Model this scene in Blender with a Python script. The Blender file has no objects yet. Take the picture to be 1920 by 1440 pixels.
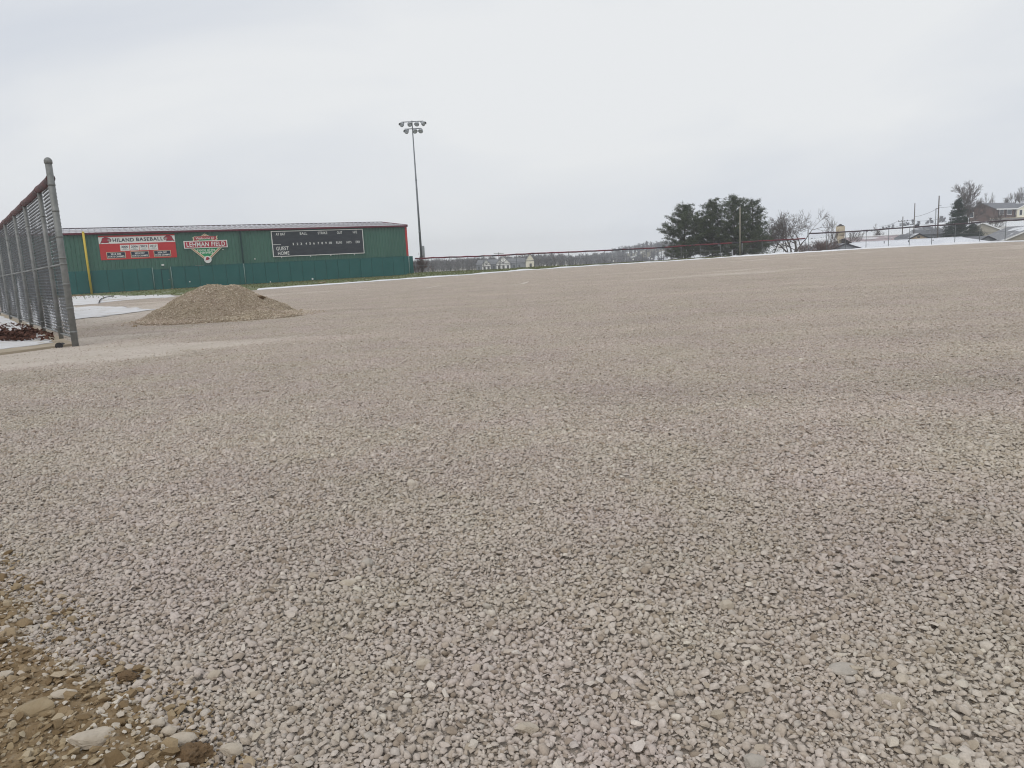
import bpy, bmesh, math, random
import numpy as np
from mathutils import Vector, Matrix, noise as mnoise

rng = np.random.default_rng(11)
random.seed(7)
sc = bpy.context.scene
COL = sc.collection
R = math.radians

# ------------------------------------------------------------------ camera
FPX, CX, CY = 1390.0, 960.0, 720.0          # focal length of the 1920 px wide photograph
HAZE = 0.00062
CAM_H, PITCH, ROLL = 1.3, R(9.54), R(-2.95)
cam_d = bpy.data.cameras.new('camera')
cam_d.sensor_width = 36.0
cam_d.lens = FPX / 1920.0 * 36.0
cam_d.clip_start = 0.05
cam_d.clip_end = 6000
cam = bpy.data.objects.new('camera', cam_d)
COL.objects.link(cam)
CAM_R = Matrix.Rotation(R(90) - PITCH, 3, 'X') @ Matrix.Rotation(ROLL, 3, 'Z')
cam.matrix_world = Matrix.Translation((0, 0, CAM_H)) @ CAM_R.to_4x4()
sc.camera = cam

# ------------------------------------------------------------------ sky, sun, exposure
SUN_EL, SUN_AZ = R(48), R(205)              # soft, high, from behind the camera
world = bpy.data.worlds.new('World')
sc.world = world
world.use_nodes = True
wn, wl = world.node_tree.nodes, world.node_tree.links
wn.clear()
w_out = wn.new('ShaderNodeOutputWorld')
w_bg = wn.new('ShaderNodeBackground')
w_bg.inputs['Strength'].default_value = 0.10
w_sky = wn.new('ShaderNodeTexSky')
w_sky.sky_type = 'NISHITA'
w_sky.sun_disc = False
w_sky.sun_elevation = SUN_EL
w_sky.sun_rotation = SUN_AZ
w_sky.dust_density = 4.0
w_tc = wn.new('ShaderNodeTexCoord')
w_map = wn.new('ShaderNodeMapping')
w_map.inputs['Scale'].default_value = (1.0, 1.0, 2.2)
w_n = wn.new('ShaderNodeTexNoise')
w_n.inputs['Scale'].default_value = 1.35
w_n.inputs['Detail'].default_value = 5.0
w_n.inputs['Roughness'].default_value = 0.48
w_n.inputs['Distortion'].default_value = 0.5
w_r = wn.new('ShaderNodeValToRGB')
w_r.color_ramp.elements[0].position = 0.36
w_r.color_ramp.elements[0].color = (0.78, 0.83, 0.915, 1)
w_r.color_ramp.elements[1].position = 0.63
w_r.color_ramp.elements[1].color = (1.01, 1.03, 1.045, 1)
w_sc = wn.new('ShaderNodeVectorMath'); w_sc.operation = 'SCALE'
w_sc.inputs['Scale'].default_value = 8.4    # cloud deck radiance before the 0.1 strength
w_mix = wn.new('ShaderNodeMix'); w_mix.data_type = 'RGBA'
w_mix.inputs[0].default_value = 0.95        # almost closed overcast in front of the blue sky
wl.new(w_tc.outputs['Generated'], w_map.inputs['Vector'])
wl.new(w_map.outputs['Vector'], w_n.inputs['Vector'])
wl.new(w_n.outputs['Fac'], w_r.inputs['Fac'])
wl.new(w_r.outputs['Color'], w_sc.inputs[0])
wl.new(w_sky.outputs['Color'], w_mix.inputs[6])
wl.new(w_sc.outputs['Vector'], w_mix.inputs[7])
wl.new(w_mix.outputs[2], w_bg.inputs['Color'])
wl.new(w_bg.outputs['Background'], w_out.inputs['Surface'])

sun_d = bpy.data.lights.new('sun', 'SUN')
sun_d.energy = 1.0
sun_d.angle = R(35)
sun_d.color = (1.0, 0.95, 0.88)
sun = bpy.data.objects.new('sun', sun_d)
COL.objects.link(sun)
sun_dir = Vector((math.sin(SUN_AZ) * math.cos(SUN_EL), math.cos(SUN_AZ) * math.cos(SUN_EL), math.sin(SUN_EL)))
sun.rotation_euler = sun_dir.to_track_quat('Z', 'Y').to_euler()

sc.view_settings.view_transform = 'Standard'
sc.view_settings.look = 'None'
sc.view_settings.exposure = 0.0
sc.view_settings.gamma = 1.0
sc.cycles.max_bounces = 6
sc.cycles.diffuse_bounces = 3
sc.cycles.glossy_bounces = 2
sc.cycles.transparent_max_bounces = 8
sc.cycles.volume_bounces = 2
sc.cycles.use_denoising = True
sc.cycles.pixel_filter_type = 'BLACKMAN_HARRIS'
sc.cycles.filter_width = 1.1
sc.cycles.use_adaptive_sampling = False

# ------------------------------------------------------------------ photograph -> place
def ray(px, py):
    return CAM_R @ Vector(((px - CX) / FPX, -(py - CY) / FPX, -1.0))
def at(px, py, Y):
    d = ray(px, py)
    return Vector((0, 0, CAM_H)) + d * (Y / d.y)
def ground(px, py, z=0.0):
    d = ray(px, py)
    return Vector((0, 0, CAM_H)) + d * ((z - CAM_H) / d.z)

# ------------------------------------------------------------------ helpers
def smooth(a, b, x):
    t = min(1.0, max(0.0, (x - a) / (b - a)))
    return t * t * (3 - 2 * t)
def fbm(x, y, z=0.0, o=4):
    return mnoise.fractal(Vector((x, y, z)), 1.0, 2.0, o)

def tag(o, label=None, cat=None, group=None, kind=None):
    if label: o['label'] = label
    if cat: o['category'] = cat
    if group: o['group'] = group
    if kind: o['kind'] = kind
    return o
def link(name, me, mat=None, parent=None):
    o = bpy.data.objects.new(name, me)
    COL.objects.link(o)
    if mat is not None and me is not None and not me.materials:
        me.materials.append(mat)
    if parent is not None:
        o.parent = parent
    return o
def thing(name, label, cat, group=None):
    o = bpy.data.objects.new(name, None)
    o.empty_display_size = 0.2
    COL.objects.link(o)
    return tag(o, label, cat, group)

class MB:
    """collects shapes; build() links them as one mesh object"""
    def __init__(s): s.v, s.f = [], []
    def add(s, vs, fs):
        n = len(s.v)
        s.v.extend([tuple(v) for v in vs])
        s.f.extend([tuple(i + n for i in f) for f in fs])
        return s
    def box(s, x0, x1, y0, y1, z0, z1, fr=None):
        vs = [(x, y, z) for z in (z0, z1) for y in (y0, y1) for x in (x0, x1)]
        if fr: vs = [fr(*v) for v in vs]
        return s.add(vs, [(0, 2, 3, 1), (4, 5, 7, 6), (0, 1, 5, 4), (2, 6, 7, 3), (0, 4, 6, 2), (1, 3, 7, 5)])
    def tube(s, p, q, r0, r1=None, n=6, cap=True):
        r1 = r0 if r1 is None else r1
        p, q = Vector(p), Vector(q)
        d = q - p
        if d.length < 1e-6: return s
        d.normalize()
        a = d.cross(Vector((0, 0, 1)) if abs(d.z) < 0.9 else Vector((1, 0, 0))).normalized()
        b = d.cross(a)
        vs, fs = [], []
        for c, r in ((p, r0), (q, r1)):
            for i in range(n):
                t = 2 * math.pi * i / n
                vs.append(c + a * (r * math.cos(t)) + b * (r * math.sin(t)))
        for i in range(n):
            j = (i + 1) % n
            fs.append((i, j, n + j, n + i))
        if cap and n > 2:
            fs.append(tuple(range(n - 1, -1, -1))); fs.append(tuple(range(n, 2 * n)))
        return s.add(vs, fs)
    def path(s, pts, r, n=6):
        """a continuous tube along pts; r a number or a list"""
        pts = [Vector(p) for p in pts]
        rr = r if isinstance(r, (list, tuple)) else [r] * len(pts)
        vs, fs = [], []
        for k, c in enumerate(pts):
            d = (pts[min(k + 1, len(pts) - 1)] - pts[max(k - 1, 0)]).normalized()
            a = d.cross(Vector((0, 0, 1)) if abs(d.z) < 0.9 else Vector((1, 0, 0))).normalized()
            b = d.cross(a)
            for i in range(n):
                t = 2 * math.pi * i / n
                vs.append(c + a * (rr[k] * math.cos(t)) + b * (rr[k] * math.sin(t)))
        for k in range(len(pts) - 1):
            for i in range(n):
                j = (i + 1) % n
                fs.append((k * n + i, k * n + j, (k + 1) * n + j, (k + 1) * n + i))
        fs.append(tuple(range(n - 1, -1, -1)))
        fs.append(tuple(range((len(pts) - 1) * n, len(pts) * n)))
        return s.add(vs, fs)
    def lathe(s, prof, n=12, fr=None):
        """prof: (radius, z) list round the local z axis"""
        vs, fs = [], []
        for r, z in prof:
            for i in range(n):
                t = 2 * math.pi * i / n
                v = (r * math.cos(t), r * math.sin(t), z)
                vs.append(fr(*v) if fr else v)
        for k in range(len(prof) - 1):
            for i in range(n):
                j = (i + 1) % n
                fs.append((k * n + i, k * n + j, (k + 1) * n + j, (k + 1) * n + i))
        if prof[0][0] > 1e-4: fs.append(tuple(range(n - 1, -1, -1)))
        if prof[-1][0] > 1e-4: fs.append(tuple(range((len(prof) - 1) * n, len(prof) * n)))
        return s.add(vs, fs)
    def prism(s, poly, a, b, fr):
        """poly in 2-D, from depth a to depth b, through frame fr(u, v, depth)"""
        n = len(poly)
        vs = [fr(u, v, a) for u, v in poly] + [fr(u, v, b) for u, v in poly]
        fs = [tuple(range(n)), tuple(range(2 * n - 1, n - 1, -1))]
        for i in range(n):
            j = (i + 1) % n
            fs.append((i, n + i, n + j, j))
        return s.add(vs, fs)
    def mesh(s, name):
        me = bpy.data.meshes.new(name)
        me.from_pydata(s.v, [], s.f)
        bm = bmesh.new(); bm.from_mesh(me)
        bmesh.ops.recalc_face_normals(bm, faces=bm.faces)
        bm.to_mesh(me); bm.free()
        return me
    def build(s, name, mat, parent=None, smooth_=False, recalc=True):
        if recalc: me = s.mesh(name)
        else:
            me = bpy.data.meshes.new(name); me.from_pydata(s.v, [], s.f)
        if smooth_:
            me.polygons.foreach_set('use_smooth', [True] * len(me.polygons))
        return link(name, me, mat, parent)

# ------------------------------------------------------------------ materials
MATS = {}
def M(name, col, col2=None, rough=0.85, scale=4.0, lo=0.35, hi=0.65, bump=0.0, bscale=30.0, metal=0.0, col3=None, scale3=0.5, lo3=0.55, hi3=0.6, stretch=(1, 1, 1), spec=0.3):
    """two colours mixed by noise, an optional third by a second noise, an optional fine relief"""
    if name in MATS: return MATS[name]
    m = bpy.data.materials.new(name); m.use_nodes = True
    n, l = m.node_tree.nodes, m.node_tree.links
    b = n['Principled BSDF']
    b.inputs['Roughness'].default_value = rough
    b.inputs['Metallic'].default_value = metal
    b.inputs['Specular IOR Level'].default_value = spec
    if col2 is None:
        col2 = tuple(c * 0.82 for c in col)
    tc = n.new('ShaderNodeTexCoord')
    mp = n.new('ShaderNodeMapping'); mp.inputs['Scale'].default_value = stretch
    l.new(tc.outputs['Object'], mp.inputs['Vector'])
    def noise(sc_, det=6.0, ro=0.6):
        t = n.new('ShaderNodeTexNoise')
        t.inputs['Scale'].default_value = sc_; t.inputs['Detail'].default_value = det; t.inputs['Roughness'].default_value = ro
        l.new(mp.outputs['Vector'], t.inputs['Vector'])
        return t
    def ramp(t, a, z, ca, cz):
        r = n.new('ShaderNodeValToRGB')
        r.color_ramp.elements[0].position = a; r.color_ramp.elements[1].position = z
        r.color_ramp.elements[0].color = (*ca, 1); r.color_ramp.elements[1].color = (*cz, 1)
        l.new(t.outputs['Fac'], r.inputs['Fac'])
        return r
    out = ramp(noise(scale), lo, hi, col, col2).outputs['Color']
    if col3 is not None:
        k = ramp(noise(scale3), lo3, hi3, (0, 0, 0), (1, 1, 1))
        mx = n.new('ShaderNodeMix'); mx.data_type = 'RGBA'
        mx.inputs[7].default_value = (*col3, 1)
        l.new(k.outputs['Color'], mx.inputs[0]); l.new(out, mx.inputs[6])
        out = mx.outputs[2]
    l.new(out, b.inputs['Base Color'])
    if bump:
        t = noise(bscale, 5.0, 0.65)
        bp = n.new('ShaderNodeBump'); bp.inputs['Strength'].default_value = 1.0; bp.inputs['Distance'].default_value = bump
        l.new(t.outputs['Fac'], bp.inputs['Height']); l.new(bp.outputs['Normal'], b.inputs['Normal'])
    MATS[name] = m
    return m

def stone_material(name, cols, attr=True):
    """cols: ramp of stone colours, picked per stone"""
    m = bpy.data.materials.new(name); m.use_nodes = True
    n, l = m.node_tree.nodes, m.node_tree.links
    b = n['Principled BSDF']; b.inputs['Roughness'].default_value = 0.9; b.inputs['Specular IOR Level'].default_value = 0.2
    if attr:
        a = n.new('ShaderNodeAttribute'); a.attribute_name = 'pick'
        src = a.outputs['Fac']
    else:
        a = n.new('ShaderNodeObjectInfo'); src = a.outputs['Random']
    r = n.new('ShaderNodeValToRGB')
    els = r.color_ramp.elements
    while len(els) < len(cols): els.new(0.5)
    for e, (p, c) in zip(els, cols):
        e.position = p; e.color = (*c, 1)
    l.new(src, r.inputs['Fac'])
    tc = n.new('ShaderNodeTexCoord')
    t = n.new('ShaderNodeTexNoise'); t.inputs['Scale'].default_value = 160.0 if attr else 9.0; t.inputs['Detail'].default_value = 4.0
    l.new(tc.outputs['Object'], t.inputs['Vector'])
    k = n.new('ShaderNodeMapRange'); k.inputs[1].default_value = 0.3; k.inputs[2].default_value = 0.7; k.inputs[3].default_value = 0.86; k.inputs[4].default_value = 1.1
    l.new(t.outputs['Fac'], k.inputs[0])
    # broad, faint staining across the yard in world space
    g = n.new('ShaderNodeNewGeometry')
    t2 = n.new('ShaderNodeTexNoise'); t2.inputs['Scale'].default_value = 0.55; t2.inputs['Detail'].default_value = 6.0; t2.inputs['Roughness'].default_value = 0.6
    l.new(g.outputs['Position'], t2.inputs['Vector'])
    k2 = n.new('ShaderNodeMapRange'); k2.inputs[1].default_value = 0.3; k2.inputs[2].default_value = 0.7; k2.inputs[3].default_value = 0.93; k2.inputs[4].default_value = 1.06
    l.new(t2.outputs['Fac'], k2.inputs[0])
    # long drag marks left by the grader
    mp3 = n.new('ShaderNodeMapping'); mp3.inputs['Rotation'].default_value = (0, 0, R(-24)); mp3.inputs['Scale'].default_value = (0.10, 0.62, 1.0)
    l.new(g.outputs['Position'], mp3.inputs['Vector'])
    t3 = n.new('ShaderNodeTexNoise'); t3.inputs['Scale'].default_value = 1.0; t3.inputs['Detail'].default_value = 5.0; t3.inputs['Distortion'].default_value = 0.6
    l.new(mp3.outputs['Vector'], t3.inputs['Vector'])
    k3 = n.new('ShaderNodeMapRange'); k3.inputs[1].default_value = 0.32; k3.inputs[2].default_value = 0.68; k3.inputs[3].default_value = 0.945; k3.inputs[4].default_value = 1.05
    l.new(t3.outputs['Fac'], k3.inputs[0])
    m3 = n.new('ShaderNodeMath'); m3.operation = 'MULTIPLY'
    l.new(k2.outputs[0], m3.inputs[0]); l.new(k3.outputs[0], m3.inputs[1]); k2 = m3
    mm = n.new('ShaderNodeMath'); mm.operation = 'MULTIPLY'
    l.new(k.outputs[0], mm.inputs[0]); l.new(k2.outputs[0], mm.inputs[1])
    # stone from different loads: patches a little pinker or a little more olive
    t4 = n.new('ShaderNodeTexNoise'); t4.inputs['Scale'].default_value = 0.8; t4.inputs['Detail'].default_value = 4.0; t4.inputs['Roughness'].default_value = 0.65
    l.new(g.outputs['Position'], t4.inputs['Vector'])
    r4 = n.new('ShaderNodeValToRGB'); r4.color_ramp.elements[0].position = 0.38; r4.color_ramp.elements[1].position = 0.62
    r4.color_ramp.elements[0].color = (0.985, 0.98, 0.94, 1); r4.color_ramp.elements[1].color = (1.0, 0.965, 0.985, 1)
    l.new(t4.outputs['Fac'], r4.inputs['Fac'])
    hm = n.new('ShaderNodeVectorMath'); hm.operation = 'MULTIPLY'
    l.new(r.outputs['Color'], hm.inputs[0]); l.new(r4.outputs['Color'], hm.inputs[1])
    s = n.new('ShaderNodeVectorMath'); s.operation = 'SCALE'
    l.new(hm.outputs['Vector'], s.inputs[0]); l.new(mm.outputs[0], s.inputs['Scale'])
    l.new(s.outputs['Vector'], b.inputs['Base Color'])
    return m

LIME = [(0.0, (0.28, 0.23, 0.18)), (0.09, (0.42, 0.36, 0.295)), (0.35, (0.478, 0.424, 0.370)), (0.65, (0.511, 0.456, 0.404)), (0.88, (0.558, 0.503, 0.450)), (0.96, (0.44, 0.405, 0.36)), (1.0, (0.66, 0.605, 0.53))]
m_stone = stone_material('limestone_gravel', LIME, True)
m_stone1 = stone_material('limestone_loose', [(0.0, (0.40, 0.345, 0.275)), (0.4, (0.485, 0.43, 0.36)), (0.8, (0.54, 0.49, 0.425)), (1.0, (0.60, 0.56, 0.50))], False)
m_pile = stone_material('limestone_heap', [(0.0, (0.31, 0.25, 0.175)), (0.4, (0.445, 0.375, 0.29)), (0.8, (0.53, 0.46, 0.37)), (1.0, (0.66, 0.59, 0.49))], False)
m_brownstone = stone_material('earthy_stone', [(0.0, (0.17, 0.118, 0.064)), (0.4, (0.25, 0.182, 0.108)), (0.8, (0.34, 0.265, 0.17)), (1.0, (0.45, 0.385, 0.29))], False)
m_fines = M('stone_dust', (0.475, 0.418, 0.357), (0.55, 0.49, 0.43), rough=0.95, scale=1.3, bump=0.012, bscale=55, col3=(0.42, 0.37, 0.305), scale3=25.0, lo3=0.55, hi3=0.75)
m_dirt = M('brown_dirt', (0.19, 0.127, 0.064), (0.285, 0.205, 0.118), rough=0.95, scale=9, bump=0.012, bscale=60, col3=(0.31, 0.245, 0.165), scale3=34.0, lo3=0.52, hi3=0.64)
m_snow = M('snow', (0.70, 0.70, 0.71), (0.58, 0.57, 0.565), rough=0.8, scale=1.2, bump=0.03, bscale=6, col3=(0.50, 0.455, 0.40), scale3=1.6, lo3=0.56, hi3=0.66)
m_rim = M('fresh_snow', (0.80, 0.81, 0.83), (0.72, 0.73, 0.75), rough=0.8, scale=1.5, bump=0.03, bscale=6)
m_grass = M('winter_grass', (0.085, 0.115, 0.035), (0.15, 0.165, 0.065), rough=0.95, scale=2.5, bump=0.05, bscale=18, col3=(0.72, 0.73, 0.72), scale3=0.9, lo3=0.60, hi3=0.66)
m_terrain = M('winter_land', (0.15, 0.135, 0.075), (0.21, 0.18, 0.115), rough=0.95, scale=0.05, col3=(0.62, 0.63, 0.62), scale3=0.025, lo3=0.60, hi3=0.66)
m_galv = M('galvanised_steel', (0.245, 0.25, 0.245), (0.17, 0.178, 0.172), rough=0.55, scale=6, metal=0.25)
m_galv_far = M('galvanised_post', (0.22, 0.23, 0.24), (0.15, 0.16, 0.17), rough=0.6, scale=2, metal=0.2)
m_red_cap = M('faded_red_cap', (0.17, 0.020, 0.030), (0.085, 0.022, 0.03), rough=0.6, scale=0.7, col3=(0.03, 0.025, 0.035), scale3=0.35, lo3=0.52, hi3=0.56)
m_maroon_cap = M('weathered_maroon_cap', (0.12, 0.04, 0.04), (0.055, 0.028, 0.028), rough=0.6, scale=3.5, col3=(0.38, 0.36, 0.38), scale3=4, lo3=0.60, hi3=0.75)
m_black_cap = M('dark_cap', (0.05, 0.04, 0.048), (0.085, 0.05, 0.06), rough=0.6, scale=0.8)

# ------------------------------------------------------------------ the yard's shape
EDGE = [(-60, 36), (-45, 44), (-30, 50.5), (-22.3, 53), (-18.8, 55.6), (-14.6, 60.7), (-9.3, 68.0), (-6.4, 70.2), (-3.1, 74.6), (2.7, 84.0), (13.5, 93.5), (21.8, 97.6), (27.0, 99.2), (34.1, 100), (40.7, 98), (45.6, 96), (47.8, 94), (51.1, 90), (53.8, 84), (56.0, 76), (60, 62), (66, 45), (70, 30), (74, 10)]
EX, EY = [p[0] for p in EDGE], [p[1] for p in EDGE]
def yedge(x):
    return float(np.interp(x, EX, EY))
def zfield(x, y):
    """the yard: flat, rising a little towards the far right"""
    r = float(np.interp(x, [22, 34, 41, 46, 54, 70], [0.0, 0.14, 0.22, 0.30, 0.40, 0.45]))
    z = r * smooth(25, 85, y)
    z += 0.020 * fbm(x * 0.22, y * 0.22, 3.1, 3) * smooth(0.5, 6, math.hypot(x, y))
    return z
def fines(x, y):
    """0 where clean stone lies on top, 1 where dust and mud has come up between the stones"""
    f = 0.80 - 0.80 * smooth(0.8, 6.4, math.hypot((x + 9.4) * 0.80, (y - 14.4) * 0.92)) + 0.25 * fbm(x * 0.5, y * 0.9, 4.0, 4)
    f = max(f, 0.85 * (1.0 - smooth(2.0, 7.0, abs(x + 16) + 0.25 * abs(y - 24) - 1.0)))
    f += 0.55 * smooth(0.05, 0.55, fbm((x * 0.91 + y * 0.41) * 0.055 + 7, (y * 0.91 - x * 0.41) * 0.24, 1.0, 4)) * smooth(6, 14, y)
    f += 0.40 * smooth(14, 42, y)
    return min(1.0, max(0.0, f + 0.12 * fbm(x * 0.7, y * 0.7, 9.0, 3)))

# field sheet: stone dust and packed fines that fill the gaps between the stones
def grid_sheet(name, xs, nrow, ylo, yhi, zf, mat, power=1.0):
    vs, fs = [], []
    for x in xs:
        a, b = ylo(x), yhi(x)
        for j in range(nrow + 1):
            y = a + (b - a) * (j / nrow) ** power
            vs.append((x, y, zf(x, y)))
    n = nrow + 1
    for i in range(len(xs) - 1):
        for j in range(nrow):
            fs.append((i * n + j, (i + 1) * n + j, (i + 1) * n + j + 1, i * n + j + 1))
    me = bpy.data.meshes.new(name); me.from_pydata(vs, [], fs)
    me.polygons.foreach_set('use_smooth', [True] * len(fs))
    return link(name, me, mat)
xs = sorted(set([round(74 * math.sinh(3.6 * t) / math.sinh(3.6), 3) for t in np.linspace(-1, 1, 121)]))
xs = [x for x in xs if x > -60]
def zsheet(x, y):
    return zfield(x, y) - 0.017 + 0.0265 * fines(x, y) + 0.003 * fbm(x * 3, y * 3, 0.5, 2)
field = grid_sheet('gravel_field', xs, 170, lambda x: -9.0, yedge, zsheet, m_fines, 1.9)
tag(field, kind='structure')

# ---- one square metre of crushed limestone, dropped stone by stone, in a few versions
def stone_shape(r):
    """a crushed stone: the hull of a few points thrown on an unequal ball, so it has flat broken faces"""
    n = int(r.integers(13, 24))
    p = r.normal(size=(n, 3)); p /= np.linalg.norm(p, axis=1)[:, None]
    p *= r.uniform(0.80, 1.0, (n, 1))
    p *= np.array([1.0, r.uniform(0.55, 0.92), r.uniform(0.36, 0.70)]) * 1.04
    bm = bmesh.new()
    for q in p: bm.verts.new(q)
    h = bmesh.ops.convex_hull(bm, input=bm.verts)
    bmesh.ops.delete(bm, geom=[v for v in bm.verts if not v.link_faces], context='VERTS')
    bmesh.ops.triangulate(bm, faces=bm.faces)
    bmesh.ops.recalc_face_normals(bm, faces=bm.faces)
    bm.verts.index_update()
    v = np.array([x.co[:] for x in bm.verts]); f = np.array([[x.index for x in q.verts] for q in bm.faces]); bm.free()
    return v, f
def rot_mats(yaw, tx, ty):
    cz, sz = np.cos(yaw), np.sin(yaw); cx, sx = np.cos(tx), np.sin(tx); cy, sy = np.cos(ty), np.sin(ty)
    Z = np.zeros((len(yaw), 3, 3)); X = Z.copy(); Y = Z.copy()
    Z[:, 0, 0] = cz; Z[:, 0, 1] = -sz; Z[:, 1, 0] = sz; Z[:, 1, 1] = cz; Z[:, 2, 2] = 1
    X[:, 0, 0] = 1; X[:, 1, 1] = cx; X[:, 1, 2] = -sx; X[:, 2, 1] = sx; X[:, 2, 2] = cx
    Y[:, 1, 1] = 1; Y[:, 0, 0] = cy; Y[:, 0, 2] = sy; Y[:, 2, 0] = -sy; Y[:, 2, 2] = cy
    return Y @ X @ Z
SHAPES = [stone_shape(rng) for _ in range(60)]
def make_tile(name, seed, mat, n_stone=10000):
    r = np.random.default_rng(seed)
    RES = 320
    hm = np.full((RES, RES), 0.0)
    size = np.clip(r.lognormal(math.log(0.0079), 0.38, n_stone), 0.004, 0.021)    # half of the long axis
    size = np.concatenate([size[: n_stone // 5 * 4], np.clip(size[n_stone // 5 * 4:] * 1.18, 0.006, 0.024)])
    yaw = r.uniform(0, 6.283, n_stone); tx = r.normal(0, 0.34, n_stone); ty = r.normal(0, 0.34, n_stone)
    RM = rot_mats(yaw, tx, ty)
    which = r.integers(0, len(SHAPES), n_stone)
    cand = r.uniform(0, 1, (n_stone, 4, 2))
    pos = np.zeros((n_stone, 3)); keep_top = np.zeros(n_stone)
    for i in range(n_stone):
        rr = size[i]
        w = max(1, int(rr * 0.72 * RES))
        best = None
        for c in cand[i]:
            ix, iy = int(c[0] * RES), int(c[1] * RES)
            jx = np.arange(ix - w, ix + w + 1) % RES; jy = np.arange(iy - w, iy + w + 1) % RES
            win = hm[np.ix_(jx, jy)]
            h = win.mean()
            if best is None or h < best[0]: best = (h, c, jx, jy, win)
        h, c, jx, jy, win = best
        z = 0.55 * h + 0.45 * win.max() + rr * 0.30
        pos[i] = (c[0], c[1], z)
        k = np.linspace(-1, 1, len(jx)); dd = k[:, None] ** 2 + k[None, :] ** 2
        top = z + rr * 0.52 * np.sqrt(np.maximum(0, 1 - dd * 0.75))
        hm[np.ix_(jx, jy)] = np.where(dd < 1.25, np.maximum(win, top), win)
        keep_top[i] = z
    level = np.median(hm)
    # leave out what is buried
    ok = np.ones(n_stone, bool)
    for i in range(n_stone):
        ix, iy = int(pos[i, 0] * RES) % RES, int(pos[i, 1] * RES) % RES
        if hm[ix, iy] - (pos[i, 2] + 0.6 * size[i]) > 0.013: ok[i] = False
    idx = np.nonzero(ok)[0]
    V, F, P = [], [], []
    base = 0
    for i in idx:
        SV, SF = SHAPES[which[i]]
        v = (SV * size[i]) @ RM[i].T
        n = np.cross(v[SF[:, 1]] - v[SF[:, 0]], v[SF[:, 2]] - v[SF[:, 0]])
        n /= np.maximum(1e-12, np.linalg.norm(n, axis=1))[:, None]
        f = SF[n[:, 2] > -0.45]
        V.append(v + pos[i] - np.array([0.5, 0.5, level])); F.append(f + base); base += len(v)
        P.append(np.full(len(v), r.uniform()))
    V, F, P = np.concatenate(V), np.concatenate(F), np.concatenate(P)
    me = bpy.data.meshes.new(name)
    me.vertices.add(len(V)); me.vertices.foreach_set('co', V.ravel().astype(np.float32))
    me.loops.add(F.size); me.loops.foreach_set('vertex_index', F.ravel().astype(np.int32))
    me.polygons.add(len(F)); me.polygons.foreach_set('loop_start', np.arange(0, F.size, 3, dtype=np.int32))
    me.update(calc_edges=True)
    a = me.attributes.new('pick', 'FLOAT', 'POINT'); a.data.foreach_set('value', P.astype(np.float32))
    me.materials.append(mat)
    return me
tiles = bpy.data.collections.new('gravel_tiles')
for k in range(5):
    me = make_tile('gravel_tile_%d' % k, 100 + k, m_stone)
    tiles.objects.link(bpy.data.objects.new('gravel_tile_%d' % k, me))
def stone_set(cname, mat, n=14):
    c = bpy.data.collections.new(cname)
    for k in range(n):
        me = bpy.data.meshes.new('%s_%02d' % (cname, k)); me.from_pydata(SHAPES[k % len(SHAPES)][0].tolist(), [], SHAPES[k % len(SHAPES)][1].tolist())
        me.materials.append(mat)
        c.objects.link(bpy.data.objects.new('%s_%02d' % (cname, k), me))
    return c
loose_set = stone_set('loose_stones_set', m_stone1)
pile_set = stone_set('pile_stones_set', m_pile)
brown_set = stone_set('brown_stones_set', m_brownstone)

def scatter(name, pts, rots, scls, idxs, coll, parent=None):
    """one object that sets copies of the collection's meshes on its points"""
    me = bpy.data.meshes.new(name); me.from_pydata([tuple(p) for p in pts], [], [])
    a = me.attributes.new('rot', 'FLOAT_VECTOR', 'POINT'); a.data.foreach_set('vector', np.array(rots, dtype=np.float32).ravel())
    a = me.attributes.new('scl', 'FLOAT', 'POINT'); a.data.foreach_set('value', np.array(scls, dtype=np.float32))
    a = me.attributes.new('idx', 'INT', 'POINT'); a.data.foreach_set('value', np.array(idxs, dtype=np.int32))
    o = link(name, me, None, parent)
    ng = bpy.data.node_groups.new(name + '_nodes', 'GeometryNodeTree')
    ng.interface.new_socket('Geometry', in_out='INPUT', socket_type='NodeSocketGeometry')
    ng.interface.new_socket('Geometry', in_out='OUTPUT', socket_type='NodeSocketGeometry')
    N, L = ng.nodes, ng.links
    gi, go = N.new('NodeGroupInput'), N.new('NodeGroupOutput')
    ci = N.new('GeometryNodeCollectionInfo'); ci.inputs['Collection'].default_value = coll
    ci.inputs['Separate Children'].default_value = True; ci.inputs['Reset Children'].default_value = True
    ip = N.new('GeometryNodeInstanceOnPoints'); ip.inputs['Pick Instance'].default_value = True
    def attr(nm, ty):
        q = N.new('GeometryNodeInputNamedAttribute'); q.data_type = ty; q.inputs['Name'].default_value = nm
        return q.outputs['Attribute']
    er = N.new('FunctionNodeEulerToRotation')
    L.new(attr('rot', 'FLOAT_VECTOR'), er.inputs[0])
    L.new(gi.outputs[0], ip.inputs['Points']); L.new(ci.outputs[0], ip.inputs['Instance'])
    L.new(attr('idx', 'INT'), ip.inputs['Instance Index']); L.new(er.outputs[0], ip.inputs['Rotation']); L.new(attr('scl', 'FLOAT'), ip.inputs['Scale'])
    L.new(ip.outputs['Instances'], go.inputs[0])
    md = o.modifiers.new('scatter', 'NODES'); md.node_group = ng
    return o

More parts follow.
